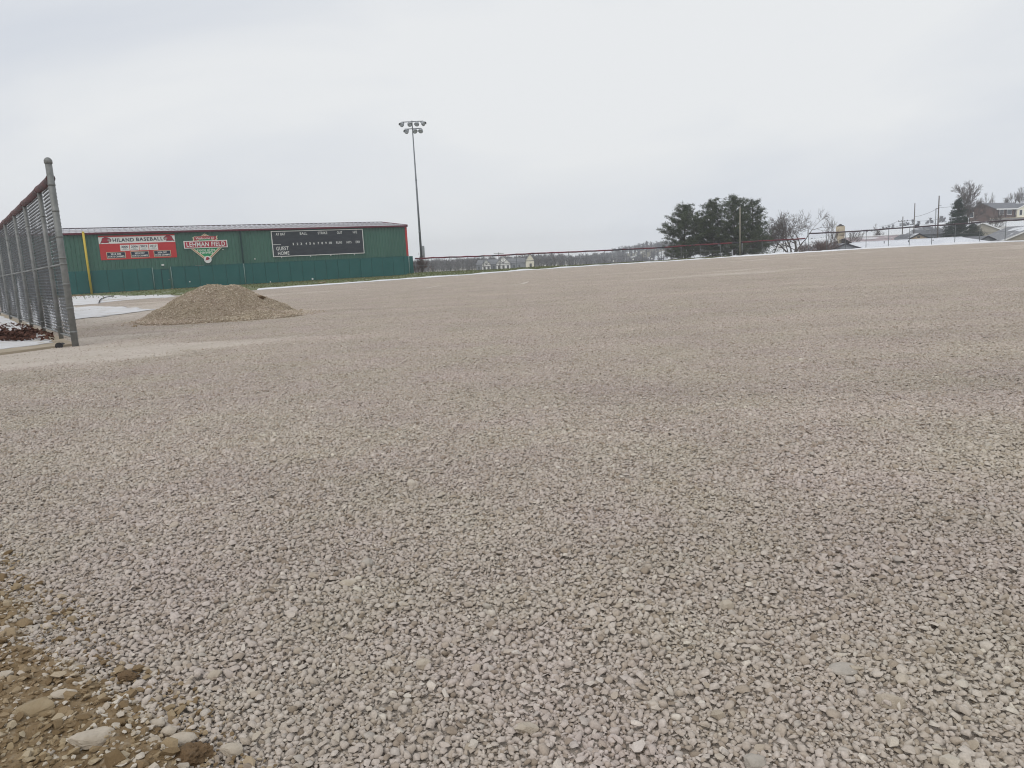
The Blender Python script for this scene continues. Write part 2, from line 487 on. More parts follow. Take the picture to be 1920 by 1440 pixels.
def in_dirt(x, y):
    """the muddy corner at the lower left: signed, positive inside"""
    return (-0.86 - 0.14 * fbm(x * 2.2, y * 2.2, 5.0, 3)) - (x + (y - 1.79) * 1.10)
pts, rots, idxs = [], [], []
for iy in range(-2, 101):
    for ix in range(-60, 61):
        x, y = ix + 0.5, iy + 0.5
        if abs(x) > 0.80 * max(y, 0) + 3.5: continue
        if y > yedge(x) - 0.6 or y > yedge(x - 0.5) - 0.6 or y > yedge(x + 0.5) - 0.6: continue
        e = 0.5
        zx0, zx1, zy0, zy1 = zfield(x - e, y), zfield(x + e, y), zfield(x, y - e), zfield(x, y + e)
        z = 0.25 * (zx0 + zx1 + zy0 + zy1)
        q = Matrix(((1, 0, 0), (0, 1, 0), (0, 0, 1)))
        nrm = Vector((-(zx1 - zx0), -(zy1 - zy0), 1)).normalized()
        rq = Vector((0, 0, 1)).rotation_difference(nrm).to_matrix() @ Matrix.Rotation(random.randrange(4) * math.pi / 2, 3, 'Z')
        eu = rq.to_euler()
        pts.append((x, y, z)); rots.append(tuple(eu)); idxs.append(random.randrange(5))
gravel = scatter('gravel', pts, rots, [1.0] * len(pts), idxs, tiles)
tag(gravel, 'loose grey crushed limestone covering the whole yard', 'gravel', kind='stuff')

# larger stones lying on top, denser near by where they can be seen
pts, rots, scls, idxs = [], [], [], []
n_big = 0
while n_big < 2600:
    y = 1.2 + 34 * random.random() ** 1.9
    x = random.uniform(-1, 1) * (0.78 * y + 1.5)
    if in_dirt(x, y) > -0.05 or y > yedge(x) - 1: continue
    s = min(0.036, 0.0125 * math.exp(abs(random.gauss(0, 0.38))))
    pts.append((x, y, zfield(x, y) + 0.25 * s + 0.002)); scls.append(s)
    rots.append((random.gauss(0, 0.3), random.gauss(0, 0.3), random.uniform(0, 6.28))); idxs.append(random.randrange(14)); n_big += 1
tag(scatter('loose_stones', pts, rots, scls, idxs, loose_set), 'larger pale stones lying here and there on the gravel', 'stones', kind='stuff')

# ------------------------------------------------------------------ muddy corner by the camera
vs, fs = [], []
NX, NY = 150, 190
def zdirt(x, y):
    k = smooth(-0.06, 0.22, in_dirt(x, y))
    h = 0.022 * fbm(x * 4, y * 4, 2, 4) + 0.014 * fbm(x * 17, y * 17, 7, 3) + 0.006 * fbm(x * 60, y * 60, 4, 2)
    return zfield(x, y) - 0.022 + 0.054 * k + h * (0.3 + 0.7 * k)
for i in range(NX + 1):
    for j in range(NY + 1):
        x = -3.6 + 3.2 * i / NX; y = 0.6 + 3.6 * j / NY
        vs.append((x, y, zdirt(x, y)))
for i in range(NX):
    for j in range(NY):
        x = -3.6 + 3.2 * (i + .5) / NX; y = 0.6 + 3.6 * (j + .5) / NY
        if in_dirt(x, y) > -0.12:
            a = i * (NY + 1) + j
            fs.append((a, a + NY + 1, a + NY + 2, a + 1))
me = bpy.data.meshes.new('dirt_patch'); me.from_pydata(vs, [], fs); me.polygons.foreach_set('use_smooth', [True] * len(fs))
tag(link('dirt_patch', me, m_dirt), kind='structure')
pts, rots, scls, idxs = [], [], [], []
while len(pts) < 30000:
    x = random.uniform(-3.4, -0.5); y = random.uniform(0.9, 4.0)
    d = in_dirt(x, y)
    if d < -0.20 or (d < 0.03 and random.random() < 0.5 - d * 1.6): continue
    s = min(0.034, 0.0066 * math.exp(random.gauss(0, 0.60)))
    pts.append((x, y, max(zdirt(x, y), zfield(x, y) + 0.003 if d < 0 else -1) + 0.15 * s)); scls.append(s)
    rots.append((random.gauss(0, 0.35), random.gauss(0, 0.35), random.uniform(0, 6.28))); idxs.append(random.randrange(14))
grey_pts, grey_rots, grey_scls, grey_idx = [], [], [], []
while len(grey_pts) < 2600:
    x = random.uniform(-3.0, -0.5); y = random.uniform(1.2, 3.6); d = in_dirt(x, y)
    if d < -0.05 or random.random() > math.exp(-max(0, d) / 0.16): continue
    s = min(0.024, 0.0088 * math.exp(random.gauss(0, 0.36)))
    grey_pts.append((x, y, zdirt(x, y) + 0.25 * s)); grey_scls.append(s)
    grey_rots.append((random.gauss(0, 0.35), random.gauss(0, 0.35), random.uniform(0, 6.28))); grey_idx.append(random.randrange(14))
tag(scatter('stray_gravel', grey_pts, grey_rots, grey_scls, grey_idx, loose_set), 'pale gravel strewn over the edge of the dirt corner', 'gravel', kind='stuff')
tag(scatter('dirt_stones', pts, rots, scls, idxs, brown_set), 'small earthy stones in the brown dirt corner', 'stones', kind='stuff')

m_rock_white = M('pale_limestone', (0.50, 0.44, 0.36), (0.38, 0.325, 0.255), scale=18, bump=0.004, bscale=70)
m_rock_tan = M('mud_stained_rock', (0.34, 0.27, 0.175), (0.25, 0.185, 0.105), scale=12, bump=0.005, bscale=60)
m_rock_brown = M('brown_clod', (0.185, 0.12, 0.065), (0.12, 0.078, 0.042), scale=20, bump=0.008, bscale=80)
m_rock_grey = M('dull_grey_stone', (0.44, 0.40, 0.35), (0.37, 0.335, 0.29), scale=22, bump=0.003, bscale=80)
def rock(px, py, half, mat, label, seed, flat=0.6, long=1.0, yaw=0.0, sink=0.25, group=None, rough=0.05):
    r = np.random.default_rng(seed)
    bm = bmesh.new(); bmesh.ops.create_icosphere(bm, subdivisions=4, radius=1.0)
    planes = []
    for k in range(10):
        nn = Vector(r.normal(size=3)).normalized(); planes.append((nn, r.uniform(0.55, 0.92)))
    p = ground(px, py, 0.0)
    p.z = max(zfield(p.x, p.y), zdirt(p.x, p.y) if in_dirt(p.x, p.y) > -0.1 else -1)
    for v in bm.verts:
        d = v.co.normalized(); rad = 1.0
        for nn, k in planes:
            dp = d.dot(nn)
            if dp > 1e-3: rad = min(rad, k / dp)
        rad *= 1 + (0.05 + 0.22 * (mat is m_rock_brown)) * fbm(d.x * 3.2 + seed, d.y * 3.2, d.z * 3.2, 4)
        v.co = Vector((d.x * long, d.y * 0.85, d.z * flat)) * rad * half
    bmesh.ops.rotate(bm, verts=bm.verts, cent=(0, 0, 0), matrix=Matrix.Rotation(yaw, 3, 'Z'))
    me = bpy.data.meshes.new('rock'); bm.to_mesh(me); bm.free()
    o = link('rock', me, mat)
    o.location = (p.x, p.y, p.z + half * flat * (0.5 - sink))
    return tag(o, label, 'rock', group)
rock(175, 1405, 0.052, m_rock_white, 'long whitish rock lying on the dirt near the lower left corner', 1, 0.5, 1.25, 0.35)
rock(72, 1345, 0.058, m_rock_tan, 'tan flat-topped rock half sunk in the brown dirt', 2, 0.55, 1.15, 0.2)
rock(365, 1422, 0.050, m_rock_brown, 'crumbly dark brown clod of earth at the edge of the gravel', 3, 0.75, 1.1, 0.5)
rock(335, 1398, 0.042, m_rock_white, 'pale block of limestone just above the dark brown clod', 4, 0.6, 1.2, 0.4)
rock(318, 1378, 0.026, m_rock_white, 'small rounded white stone left of the pale limestone block', 5, 0.8)
rock(10, 1285, 0.030, m_rock_white, 'white stone at the left edge of the dirt', 6, 0.6)
rock(290, 1366, 0.024, m_rock_white, 'small flat white stone at the border of dirt and gravel', 7, 0.5, 1.3)
rock(240, 1272, 0.030, m_rock_brown, 'brown lump of earth stuck among grey gravel at the dirt border', 8, 0.7, 1.2)
rock(122, 1316, 0.028, m_rock_white, 'pale flat stone above the tan rock in the dirt', 9, 0.4, 1.5)
rock(435, 1412, 0.030, m_rock_white, 'pale stone on the gravel right of the brown clod', 10, 0.7, 1.2)
rock(402, 1268, 0.028, m_rock_white, 'rounded pale stone, the larger of a touching pair on the gravel', 11, 0.75)
rock(795, 1250, 0.028, m_rock_white, 'rounded tan stone standing proud of the gravel left of centre', 12, 0.8)
rock(985, 1368, 0.031, m_rock_white, 'smooth oblong pale stone near the bottom centre of the gravel', 13, 0.6, 1.25)
rock(1583, 1258, 0.040, m_rock_grey, 'largest flat grey slab of stone on the gravel at right', 14, 0.35, 1.2)
rock(1672, 1318, 0.036, m_rock_white, 'wedge-shaped pale stone below the flat grey slab', 15, 0.6, 1.3, -0.2)
rock(1413, 1430, 0.034, m_rock_grey, 'rounded grey stone cut by the bottom edge of the view', 16, 0.7)
rock(690, 1058, 0.030, m_rock_grey, 'grey angular stone in the middle distance left of centre', 17, 0.7)
rock(655, 1094, 0.032, m_rock_white, 'pale flat stone just below the grey angular one', 18, 0.45, 1.2)
rock(1360, 1140, 0.032, m_rock_white, 'tan stone on the gravel right of centre', 19, 0.7)

# ------------------------------------------------------------------ land around the yard
LOWF = [(778, 484.8, 98), (809.5, 483.2, 98.5), (843, 482, 99), (876, 480.9, 99.6), (906, 480, 100.2), (938, 478.6, 101), (968, 476.8, 101.7), (1001, 474.9, 102.4), (1033, 473.7, 103), (1066, 472.6, 103.4), (1098.5, 471, 103.7), (1133, 469.5, 104), (1168, 467.4, 104.7), (1205, 465.7, 105.4), (1240, 464, 106), (1277, 461.0, 106.2), (1314, 458.8, 106.2), (1351, 456.7, 106), (1391, 454.1, 105), (1429, 451.5, 104), (1469, 449.4, 103), (1510, 447, 102)]
TALLF = [(1516, 437.6, 101.8), (1550, 436.2, 101.6), (1585.7, 434.5, 101), (1624.5, 432, 99.6), (1666.6, 428.6, 98), (1706, 425.8, 96.6), (1748, 423, 95), (1791.7, 420, 92.3), (1838, 416.6, 89), (1886.5, 413.2, 85), (1937, 410.5, 81.5), (1990, 408, 77.5), (2050, 405.5, 73.5)]
low_top = [at(*p) for p in LOWF]
tall_top = [at(*p) for p in TALLF]
low_base = [Vector((p.x, p.y, p.z - 1.86)) for p in low_top]
tall_base = [Vector((p.x, p.y, p.z - 2.44)) for p in tall_top]
WA, WB = at(132, 553, 79), at(767.8, 516, 98)
WZ = 0.5 * (WA.z + WB.z)
W_U = Vector((WB.x - WA.x, WB.y - WA.y, 0)).normalized()
W_N = Vector((W_U.y, -W_U.x, 0))                # out of the wall, towards the yard
W_O = Vector((WA.x, WA.y, WZ))
W_LEN = (WB - WA).xy.length if hasattr((WB - WA), 'xy') else 38.38
def wall(u, v, n=0.0):
    return W_O + W_U * u + W_N * n + Vector((0, 0, v))
def W(px, py):
    d = ray(px, py); o = Vector((0, 0, CAM_H))
    t = (W_O - o).dot(W_N) / d.dot(W_N)
    p = o + d * t - W_O
    return p.dot(W_U), p.z
# the line at the back of the grass verge: the hall's wall, then the fence
BACK = [(-75, 60, -0.05), (-60, 71, -0.05)] + [tuple(wall(u, 0)) for u in (-6, 10, 20, 30, W_LEN)] + [tuple(p) for p in low_base] + [tuple(p) for p in tall_base[1:]] + [(75, 55, 0.4), (90, 10, 0.4)]
BX, BY, BZ = [p[0] for p in BACK], [p[1] for p in BACK], [p[2] for p in BACK]
def yback(x): return float(np.interp(x, BX, BY))
def zback(x): return float(np.interp(x, BX, BZ))
gx = [x for x in np.linspace(-58, 60, 237)]
def zverge(x, y):
    a, b = yedge(x), yback(x)
    t = min(1.0, max(0.0, (y - a) / max(0.5, b - a)))
    z = zfield(x, a) * (1 - t) + zback(x) * t
    return z + 0.012 + 0.05 * t * (1 - t) * (1 + fbm(x * 0.4, y * 0.4, 2, 3))
verge = grid_sheet('grass_verge', gx, 26, lambda x: yedge(x) - 0.3, lambda x: max(yback(x) + 1.5, yedge(x) + 0.6), zverge, m_grass)
tag(verge, kind='structure')

def zland(x, y):
    """the country beyond: drops behind the fence, a wide shallow valley, a hill on the right"""
    yb = yback(max(-58, min(60, x))) + 1.5
    d = y - yb
    if x > 60: d = max(d, x - 62)
    inside = 1.0 - smooth(-3, 1.5, d)
    z = -0.35
    z -= 4.4 * smooth(4, 120, d) * (1 - smooth(40, 110, x) * (1 - smooth(150, 400, y)))
    z -= 1.9 * smooth(0, 14, d) * smooth(38, 62, x)
    z += 7.4 * smooth(140, 196, y + 0.25 * (x - 110)) * smooth(88, 112, x)
    z += 8.5 * smooth(260, 420, y) * smooth(0.42, 0.56, x / max(60, y))
    z += 3.0 * math.exp(-((x - 82) / 50) ** 2 - ((y - 575) / 60) ** 2)
    z += 1.0 * fbm(x * 0.006, y * 0.006, 4, 3) * smooth(200, 500, y)
    return z * (1 - inside) + inside * -0.45
m_hill = M('snowy_land', (0.15, 0.13, 0.08), (0.22, 0.19, 0.13), rough=0.95, scale=0.05, col3=(0.74, 0.76, 0.78), scale3=0.03, lo3=0.36, hi3=0.46)
vs, fs = [], []
TX = np.concatenate([np.linspace(-800, -80, 24), np.linspace(-70, 150, 112), np.linspace(165, 800, 26)])
TY = np.concatenate([np.linspace(-60, 20, 6), np.linspace(30, 240, 106), np.linspace(255, 900, 40)])
for x in TX:
    for y in TY:
        vs.append((float(x), float(y), zland(float(x), float(y))))
n = len(TY)
for i in range(len(TX) - 1):
    for j in range(n - 1):
        fs.append((i * n + j, (i + 1) * n + j, (i + 1) * n + j + 1, i * n + j + 1))
me = bpy.data.meshes.new('terrain'); me.from_pydata(vs, [], fs); me.polygons.foreach_set('use_smooth', [True] * len(fs))
me.materials.append(m_terrain); me.materials.append(m_hill)
for p in me.polygons:
    c = p.center
    p.material_index = 1 if c.x > 34 + 8 * fbm(c.x * 0.03, c.y * 0.03, 1, 3) and c.y < 520 else 0
tag(link('terrain', me), kind='structure')

# rim of snow along the far edge of the stone
def snow_rim(name, x0, x1, w, h, n):
    vs, fs = [], []
    prof = [(0, 0.0), (0.2, 0.7), (0.5, 1.0), (0.8, 0.7), (1, 0.0)]
    for i in range(n + 1):
        x = x0 + (x1 - x0) * i / n
        k = max(0.12, 0.75 + 0.7 * fbm(x * 0.35, 1.0, 0, 3))
        a = yedge(x) - 0.45 + 0.25 * fbm(x * 0.9, 4.0, 0, 3)
        for t, q in prof:
            y = a + w * k * t
            vs.append((x, y, zfield(x, min(y, yedge(x))) + 0.014 + h * k * q))
    m = len(prof)
    for i in range(n):
        for j in range(m - 1):
            fs.append((i * m + j, (i + 1) * m + j, (i + 1) * m + j + 1, i * m + j + 1))
    me = bpy.data.meshes.new(name); me.from_pydata(vs, [], fs); me.polygons.foreach_set('use_smooth', [True] * len(fs))
    return tag(link(name, me, m_rim), kind='structure')
snow_rim('snow_rim', -18.5, 30, 1.1, 0.13, 420)
snow_rim('snow_rim', 30, 60, 1.2, 0.20, 260)

def snow_sheet(poly_px, z, seed, rough=0.65, name='snow_patch', lift=0.02):
    """a thin ragged sheet of old snow; poly_px are points of the photograph on the ground"""
    p = [ground(px, py, z) for px, py in poly_px]
    out = []
    for i in range(len(p)):
        a, b = p[i], p[(i + 1) % len(p)]
        m = max(3, int((b - a).length / 0.22))
        for k in range(m):
            q = a.lerp(b, k / m)
            out.append((q.x + rough * fbm(q.x * 0.8, q.y * 0.8, seed, 4), q.y + 2.0 * rough * fbm(q.x * 0.8 + 9, q.y * 0.8, seed, 4)))
    bm = bmesh.new()
    f = bm.faces.new([bm.verts.new((x, y, 0)) for x, y in out])
    bmesh.ops.triangulate(bm, faces=[f])
    for v in bm.verts: v.co.z = max(zsheet(v.co.x, min(v.co.y, yedge(v.co.x))), zfield(v.co.x, v.co.y)) + lift
    top = list(bm.faces)
    me = bpy.data.meshes.new(name); bm.to_mesh(me); bm.free()
    return tag(link(name, me, m_snow), kind='structure')
snow_sheet([(100, 560), (135, 555.5), (240, 554.5), (322, 553), (318, 558.5), (225, 563.5), (178, 570), (138, 574), (90, 578)], 0.0, 1)
snow_sheet([(70, 590), (118, 577), (180, 575.5), (236, 577), (282, 580.5), (240, 589), (210, 594), (142, 600.5), (90, 606)], 0.0, 5)
snow_sheet([(-60, 600), (0, 590), (10, 604), (2, 612), (-60, 622)], 0.0, 9)

# pale tyre scuffs on the far part of the yard
m_scuff = M('pale_scuff', (0.56, 0.505, 0.44), (0.52, 0.465, 0.40), rough=0.95, scale=3)
def scuff(pts_px, w):
    p = [ground(px, py, 0.0) for px, py in pts_px]
    mb = MB(); q = []
    for i in range(len(p) - 1):
        for k in range(6): q.append(p[i].lerp(p[i + 1], k / 6))
    q.append(p[-1]); vs, fs = [], []
    for i, c in enumerate(q):
        d = (q[min(i + 1, len(q) - 1)] - q[max(i - 1, 0)]); d.z = 0; d.normalize(); s = Vector((d.y, -d.x, 0))
        k = 0.42 * w * (0.5 + 0.6 * abs(fbm(c.x, c.y, 3, 3)) + 0.2) * (0.25 + math.sin(math.pi * min(1, max(0, (i + 0.4) / len(q)))))
        for e in (-1, 1):
            v = c + s * (e * k * 0.5); vs.append((v.x, v.y, zfield(v.x, v.y) + 0.016))
    for i in range(len(q) - 1): fs.append((2 * i, 2 * i + 1, 2 * i + 3, 2 * i + 2))
    mb.add(vs, fs)
    tag(mb.build('tyre_scuff', m_scuff, recalc=False), kind='structure')
scuff([(780, 543), (800, 541), (824, 536)], 0.6)
scuff([(945, 537), (980, 533), (992, 528)], 0.5)

# tufts of grass on the verge, thickest along the wall and the fence
mb = MB()
for k in range(9000):
    x = random.uniform(-40, 42)
    a, b = yedge(x) + 0.4, yback(x) + 0.4
    y = a + (b - a) * (random.random() ** 0.7)
    if x < -25 and random.random() < 0.6: continue
    z = zverge(x, y); h = random.uniform(0.05, 0.16)
    for q in range(2):
        t = random.uniform(0, 6.28); w = random.uniform(0.02, 0.05)
        dx, dy = math.cos(t) * w, math.sin(t) * w
        lx, ly = random.gauss(0, 0.05), random.gauss(0, 0.05)
        mb.add([(x - dx, y - dy, z - 0.01), (x + dx, y + dy, z - 0.01), (x + lx, y + ly, z + h)], [(0, 1, 2)])
m_blade = M('grass_blade', (0.09, 0.125, 0.04), (0.19, 0.18, 0.08), rough=0.9, scale=0.8)
tag(mb.build('grass', m_blade, recalc=False), 'short winter grass between the gravel and the green wall', 'grass', kind='stuff')

# ------------------------------------------------------------------ concrete slab with leaves by the near fence
m_conc = M('stained_concrete', (0.42, 0.355, 0.27), (0.34, 0.285, 0.21), rough=0.9, scale=2.0, bump=0.004, bscale=40)
slab_px = [(-90, 690), (-40, 672), (20, 663.5), (70, 657), (108, 652)]
sl = [ground(px, py, 0.0) for px, py in slab_px]
FD = Vector((-10.79, 14.18, 0)).normalized()                # direction of the near fence
FN = Vector((FD.y, -FD.x, 0))                               # its right-hand side
fo = ground(142, 650, 0.0)
def fence_pt(s, n=0.0, z=0.0): return fo + FD * s + FN * n + Vector((0, 0, z))
corner = [(-0.05 + 0.25, 0.02), (22.0, 0.16), (22.0, -9.0), (-1.6, -9.0), (-0.9, -3.2), (-0.35, -1.1)]
mb = MB(); poly = [(fence_pt(s, n).x, fence_pt(s, n).y) for s, n in corner]
mb.prism(poly, -0.12, 0.055, lambda u, v, w: (u, v, w))
tag(mb.build('concrete_slab', m_conc), kind='structure')
out = []
ring = [(1.0, -0.30), (5, -0.12), (9, -0.1), (21.5, -0.1), (21.5, -8.6), (0.4, -8.6), (0.35, -3.0), (0.3, -1.2)]
for i in range(len(ring)):
    a, b = Vector(ring[i]), Vector(ring[(i + 1) % len(ring)])
    for k in range(30):
        q = a.lerp(b, k / 30)
        p = fence_pt(q.x + 0.25 * fbm(q.x, q.y, 3, 3), q.y + 0.12 * fbm(q.x * 1.3, q.y, 8, 3))
        out.append((p.x, p.y))
mb = MB().prism(out, 0.056, 0.068, lambda u, v, w: (u, v, w))
tag(mb.build('slab_snow', m_snow), kind='structure')
m_leaf = M('dead_leaf', (0.065, 0.026, 0.018), (0.12, 0.05, 0.03), rough=0.8, scale=7)
mb = MB()
for k in range(1500):
    if k < 1000:
        px, py = random.choice(((18, 633), (8, 628), (52, 625), (30, 634)))
        px += random.gauss(0, 13); py += random.gauss(0, 2.6)
        if py > 641 or py < 612: continue
    else:
        px, py = random.uniform(-60, 100), random.uniform(608, 640)
    p = ground(px, py, 0.07)
    d = p - fo
    if d.dot(FN) > -0.05 or d.dot(FD) < 0.1: continue
    s = random.uniform(0.04, 0.085); t = random.uniform(0, 6.28)
    a = Vector((math.cos(t), math.sin(t), random.gauss(0, 0.5))).normalized() * s
    b = Vector((-math.sin(t), math.cos(t), random.gauss(0, 0.5))).normalized() * s * 0.6
    p.z = 0.08 + abs(random.gauss(0, 0.022)); up = Vector((0, 0, s * random.uniform(0.1, 0.5)))
    mb.add([p - a, p - a * 0.2 + b + up, p + a, p - a * 0.2 - b + up, p], [(0, 4, 1), (1, 4, 2), (2, 4, 3), (3, 4, 0)])
tag(mb.build('fallen_leaves', m_leaf, recalc=False), 'dead brown leaves drifted on the snowy slab', 'leaves', kind='stuff')
# black pipe end by the slab
m_black = M('black_plastic', (0.02, 0.02, 0.022), (0.035, 0.033, 0.033), rough=0.6, scale=10)
pp = ground(111, 653, 0.0)
mb = MB()
ax = Vector((0.35, -0.93, 0.05)).normalized()
pc = Vector((pp.x, pp.y, 0.05))
mb.tube(pc - ax * 0.35, pc, 0.055, 0.055, 14)
mb.tube(pc - ax * 0.06, pc + ax * 0.012, 0.066, 0.066, 14)
tag(mb.build('drain_pipe', m_black), 'black drain pipe end at the foot of the tall fence', 'pipe')

# ------------------------------------------------------------------ gravel heap
HC = Vector((-8.55, 22.4, 0))
def heap(x, y):
    """height of the tipped load at local x, y"""
    ax = 2.62 if x < 0 else 2.25
    q = math.hypot(x / ax, y / 2.0)
    h = 0.97 * (1 - q ** 2.0) ** 1.4 if q < 1 else 0.0
    t = math.hypot((x - 0.25) / 2.35, (y + 0.85) / 1.45)        # the lower skirt slumped to the front right
    h = max(h, 0.50 * max(0.0, 1 - t) ** 0.8)
    return h + 0.13 * fbm(x * 1.2, y * 1.2, 6, 5) * min(1, h * 4)
vs, fs = [], []
NH = 90
for i in range(NH + 1):
    for j in range(NH + 1):
        x, y = -3.2 + 6.4 * i / NH, -2.8 + 5.2 * j / NH
        h = heap(x, y)
        vs.append((x, y, zfield(HC.x + x, HC.y + y) + h - (0.03 if h < 0.02 else 0.008)))
for i in range(NH):
    for j in range(NH):
        a = i * (NH + 1) + j
        fs.append((a, a + NH + 1, a + NH + 2, a + 1))
me = bpy.data.meshes.new('gravel_pile'); me.from_pydata(vs, [], fs); me.polygons.foreach_set('use_smooth', [True] * len(fs))
m_heap = M('heap_fines', (0.37, 0.31, 0.235), (0.30, 0.245, 0.18), rough=0.95, scale=6, bump=0.02, bscale=30)
pile = link('gravel_pile', me, m_heap)
pile.location = (HC.x, HC.y, 0)
tag(pile, 'low tan heap of crushed stone tipped in front of the green hall', 'gravel pile')
pts, rots, scls, idxs = [], [], [], []
while len(pts) < 34000:
    x, y = random.uniform(-3.1, 3.1), random.uniform(-2.6, 2.2)
    h = heap(x, y)
    if h < 0.03 and random.random() < 0.80 + 0.2 * smooth(0.9, 1.25, math.hypot(x / 2.6, y / 2.0)): continue
    s = min(0.045, 0.0145 * math.exp(random.gauss(0, 0.38)) * (1.0 + 0.55 * (h < 0.12)))
    pts.append((x, y, zfield(HC.x + x, HC.y + y) + h + random.uniform(-0.004, 0.012))); scls.append(s)
    rots.append((random.gauss(0, 0.6), random.gauss(0, 0.6), random.uniform(0, 6.28))); idxs.append(random.randrange(14))
tag(scatter('pile_stones', pts, rots, scls, idxs, pile_set, pile), kind='stuff')
def clod(px, py, Y, half, label, seed, mat):
    p = at(px, py, Y); p.z = zfield(p.x, p.y) + heap(p.x - HC.x, p.y - HC.y) + 0.3 * half
    o = rock(px, py, half, mat, label, seed, 0.65, 1.3, 0.4)
    o.location = p
    return o
x_, y_ = 1.15, -0.2
clod(488, 551, 22.2, 0.10, 'brown clod resting on the right shoulder of the stone heap', 31, m_rock_brown)
rock(253, 613, 0.08, m_rock_tan, 'tan lump of stone at the left foot of the heap', 32, 0.6)
rock(565, 583, 0.06, m_rock_tan, 'small lump at the right tip of the stone heap', 33, 0.6)
rock(577, 583.5, 0.05, m_rock_white, 'pale stone just right of the heap', 34, 0.4, 1.4)

# ------------------------------------------------------------------ near chain-link fence
def wire_panel(p, q, z0a, z0b, H, pitch, dia, off=0.0):
    """diamond mesh of straight wires between two posts (p, q ground points, z0 bottom heights)"""
    mb = MB(); p, q = Vector(p), Vector(q)
    d = (q - p); d.z = 0; L = d.length; d.normalize(); nn = Vector((d.y, -d.x, 0))
    def P(s, z, o): 
        t = s / L
        return Vector((p.x + d.x * s, p.y + d.y * s, z0a * (1 - t) + z0b * t + z)) + nn * (o + off)
    step = pitch * math.sqrt(2)
    for sg in (1, -1):
        k = -math.ceil(H / step) if sg > 0 else 0
        while True:
            c = k * step; k += 1
            if sg > 0:
                if c > L: break
                s0 = max(0, c); z_0 = s0 - c; s1 = min(L, c + H); z_1 = s1 - c
            else:
                if c > L + H: break
                s0 = max(0, c - H); z_0 = c - s0; s1 = min(L, c); z_1 = c - s1
            if s1 - s0 < 0.02: continue
            a, b = P(s0, z_0, sg * dia * 0.5), P(s1, z_1, sg * dia * 0.5)
            mb.tube(a, b, dia * 0.5, dia * 0.5, 3, cap=False)
    return mb
def woven_panel(p, q, z0, H, pitch, dia, off=0.0, depth=0.007):
    """real chain-link: flattened spirals hooked into each other, so the mesh has some thickness"""
    p, q = Vector(p), Vector(q)
    d = (q - p); d.z = 0; L = d.length; d.normalize(); nn = Vector((d.y, -d.x, 0))
    h = pitch * 0.5; nz = int(H / h); ns = int(L / pitch)
    vs, fs = [], []
    D, N_, P0 = np.array(d), np.array(nn), np.array([p.x, p.y, z0])
    tri = [(math.cos(a) * dia * 0.5, math.sin(a) * dia * 0.5) for a in (0.4, 2.5, 4.6)]
    for i in range(ns):
        s0, s1 = i * pitch, (i + 1) * pitch + 0.006
        for k in range(nz):
            a, b = (s0, s1) if k % 2 == 0 else (s1, s0)
            o = off + (depth if k % 2 == 0 else -depth)
            A = P0 + D * a + N_ * o; B = P0 + D * b + N_ * o
            A[2] += k * h; B[2] += (k + 1) * h
            n0 = len(vs)
            sg = 1.0 if k % 2 == 0 else -1.0
            for C in (A, B):
                for (u, v) in tri:
                    vs.append(C + N_ * u + np.array([-D[0] * v * sg * 0.7, -D[1] * v * sg * 0.7, v * 0.7]))
            fs += [(n0, n0 + 1, n0 + 4, n0 + 3), (n0 + 1, n0 + 2, n0 + 5, n0 + 4), (n0 + 2, n0, n0 + 3, n0 + 5)]
    mb = MB(); mb.v = [tuple(v) for v in vs]; mb.f = fs
    return mb
def wire_material(name, c1, c2, snow_z):
    m = M(name, c1, c2, rough=0.5, scale=3, metal=0.2)
    if snow_z:
        n, l = m.node_tree.nodes, m.node_tree.links
        b = n['Principled BSDF']; src = b.inputs['Base Color'].links[0].from_socket
        tc = n.new('ShaderNodeTexCoord'); t = n.new('ShaderNodeTexNoise'); t.inputs['Scale'].default_value = 16.0; t.inputs['Detail'].default_value = 3.0
        mpp = n.new('ShaderNodeMapping'); mpp.inputs['Scale'].default_value = (1, 1, 1.6)
        l.new(tc.outputs['Object'], mpp.inputs['Vector']); l.new(mpp.outputs['Vector'], t.inputs['Vector'])
        t2 = n.new('ShaderNodeTexNoise'); t2.inputs['Scale'].default_value = 0.8; t2.inputs['Detail'].default_value = 3.0
        l.new(tc.outputs['Object'], t2.inputs['Vector'])
        ad = n.new('ShaderNodeMath'); ad.operation = 'ADD'; l.new(t.outputs['Fac'], ad.inputs[0]); l.new(t2.outputs['Fac'], ad.inputs[1])
        rp = n.new('ShaderNodeValToRGB'); rp.color_ramp.elements[0].position = 0.53; rp.color_ramp.elements[1].position = 0.60
        hf = n.new('ShaderNodeMath'); hf.operation = 'MULTIPLY'; hf.inputs[1].default_value = 0.5
        sx_ = n.new('ShaderNodeSeparateXYZ'); l.new(tc.outputs['Object'], sx_.inputs[0])
        mr_ = n.new('ShaderNodeMapRange'); mr_.inputs[1].default_value = 0.3; mr_.inputs[2].default_value = 1.5; mr_.inputs[3].default_value = 0.05; mr_.inputs[4].default_value = -0.16
        l.new(sx_.outputs['Z'], mr_.inputs[0])
        a2_ = n.new('ShaderNodeMath'); a2_.operation = 'ADD'; l.new(ad.outputs[0], a2_.inputs[0]); l.new(mr_.outputs[0], a2_.inputs[1])
        l.new(a2_.outputs[0], hf.inputs[0]); l.new(hf.outputs[0], rp.inputs['Fac'])
        mx = n.new('ShaderNodeMix'); mx.data_type = 'RGBA'; mx.inputs[7].default_value = (0.75, 0.77, 0.8, 1)
        l.new(rp.outputs['Color'], mx.inputs[0]); l.new(src, mx.inputs[6]); l.new(mx.outputs[2], b.inputs['Base Color'])
    return m
m_wire = wire_material('iced_wire', (0.115, 0.122, 0.128), (0.075, 0.08, 0.085), True)
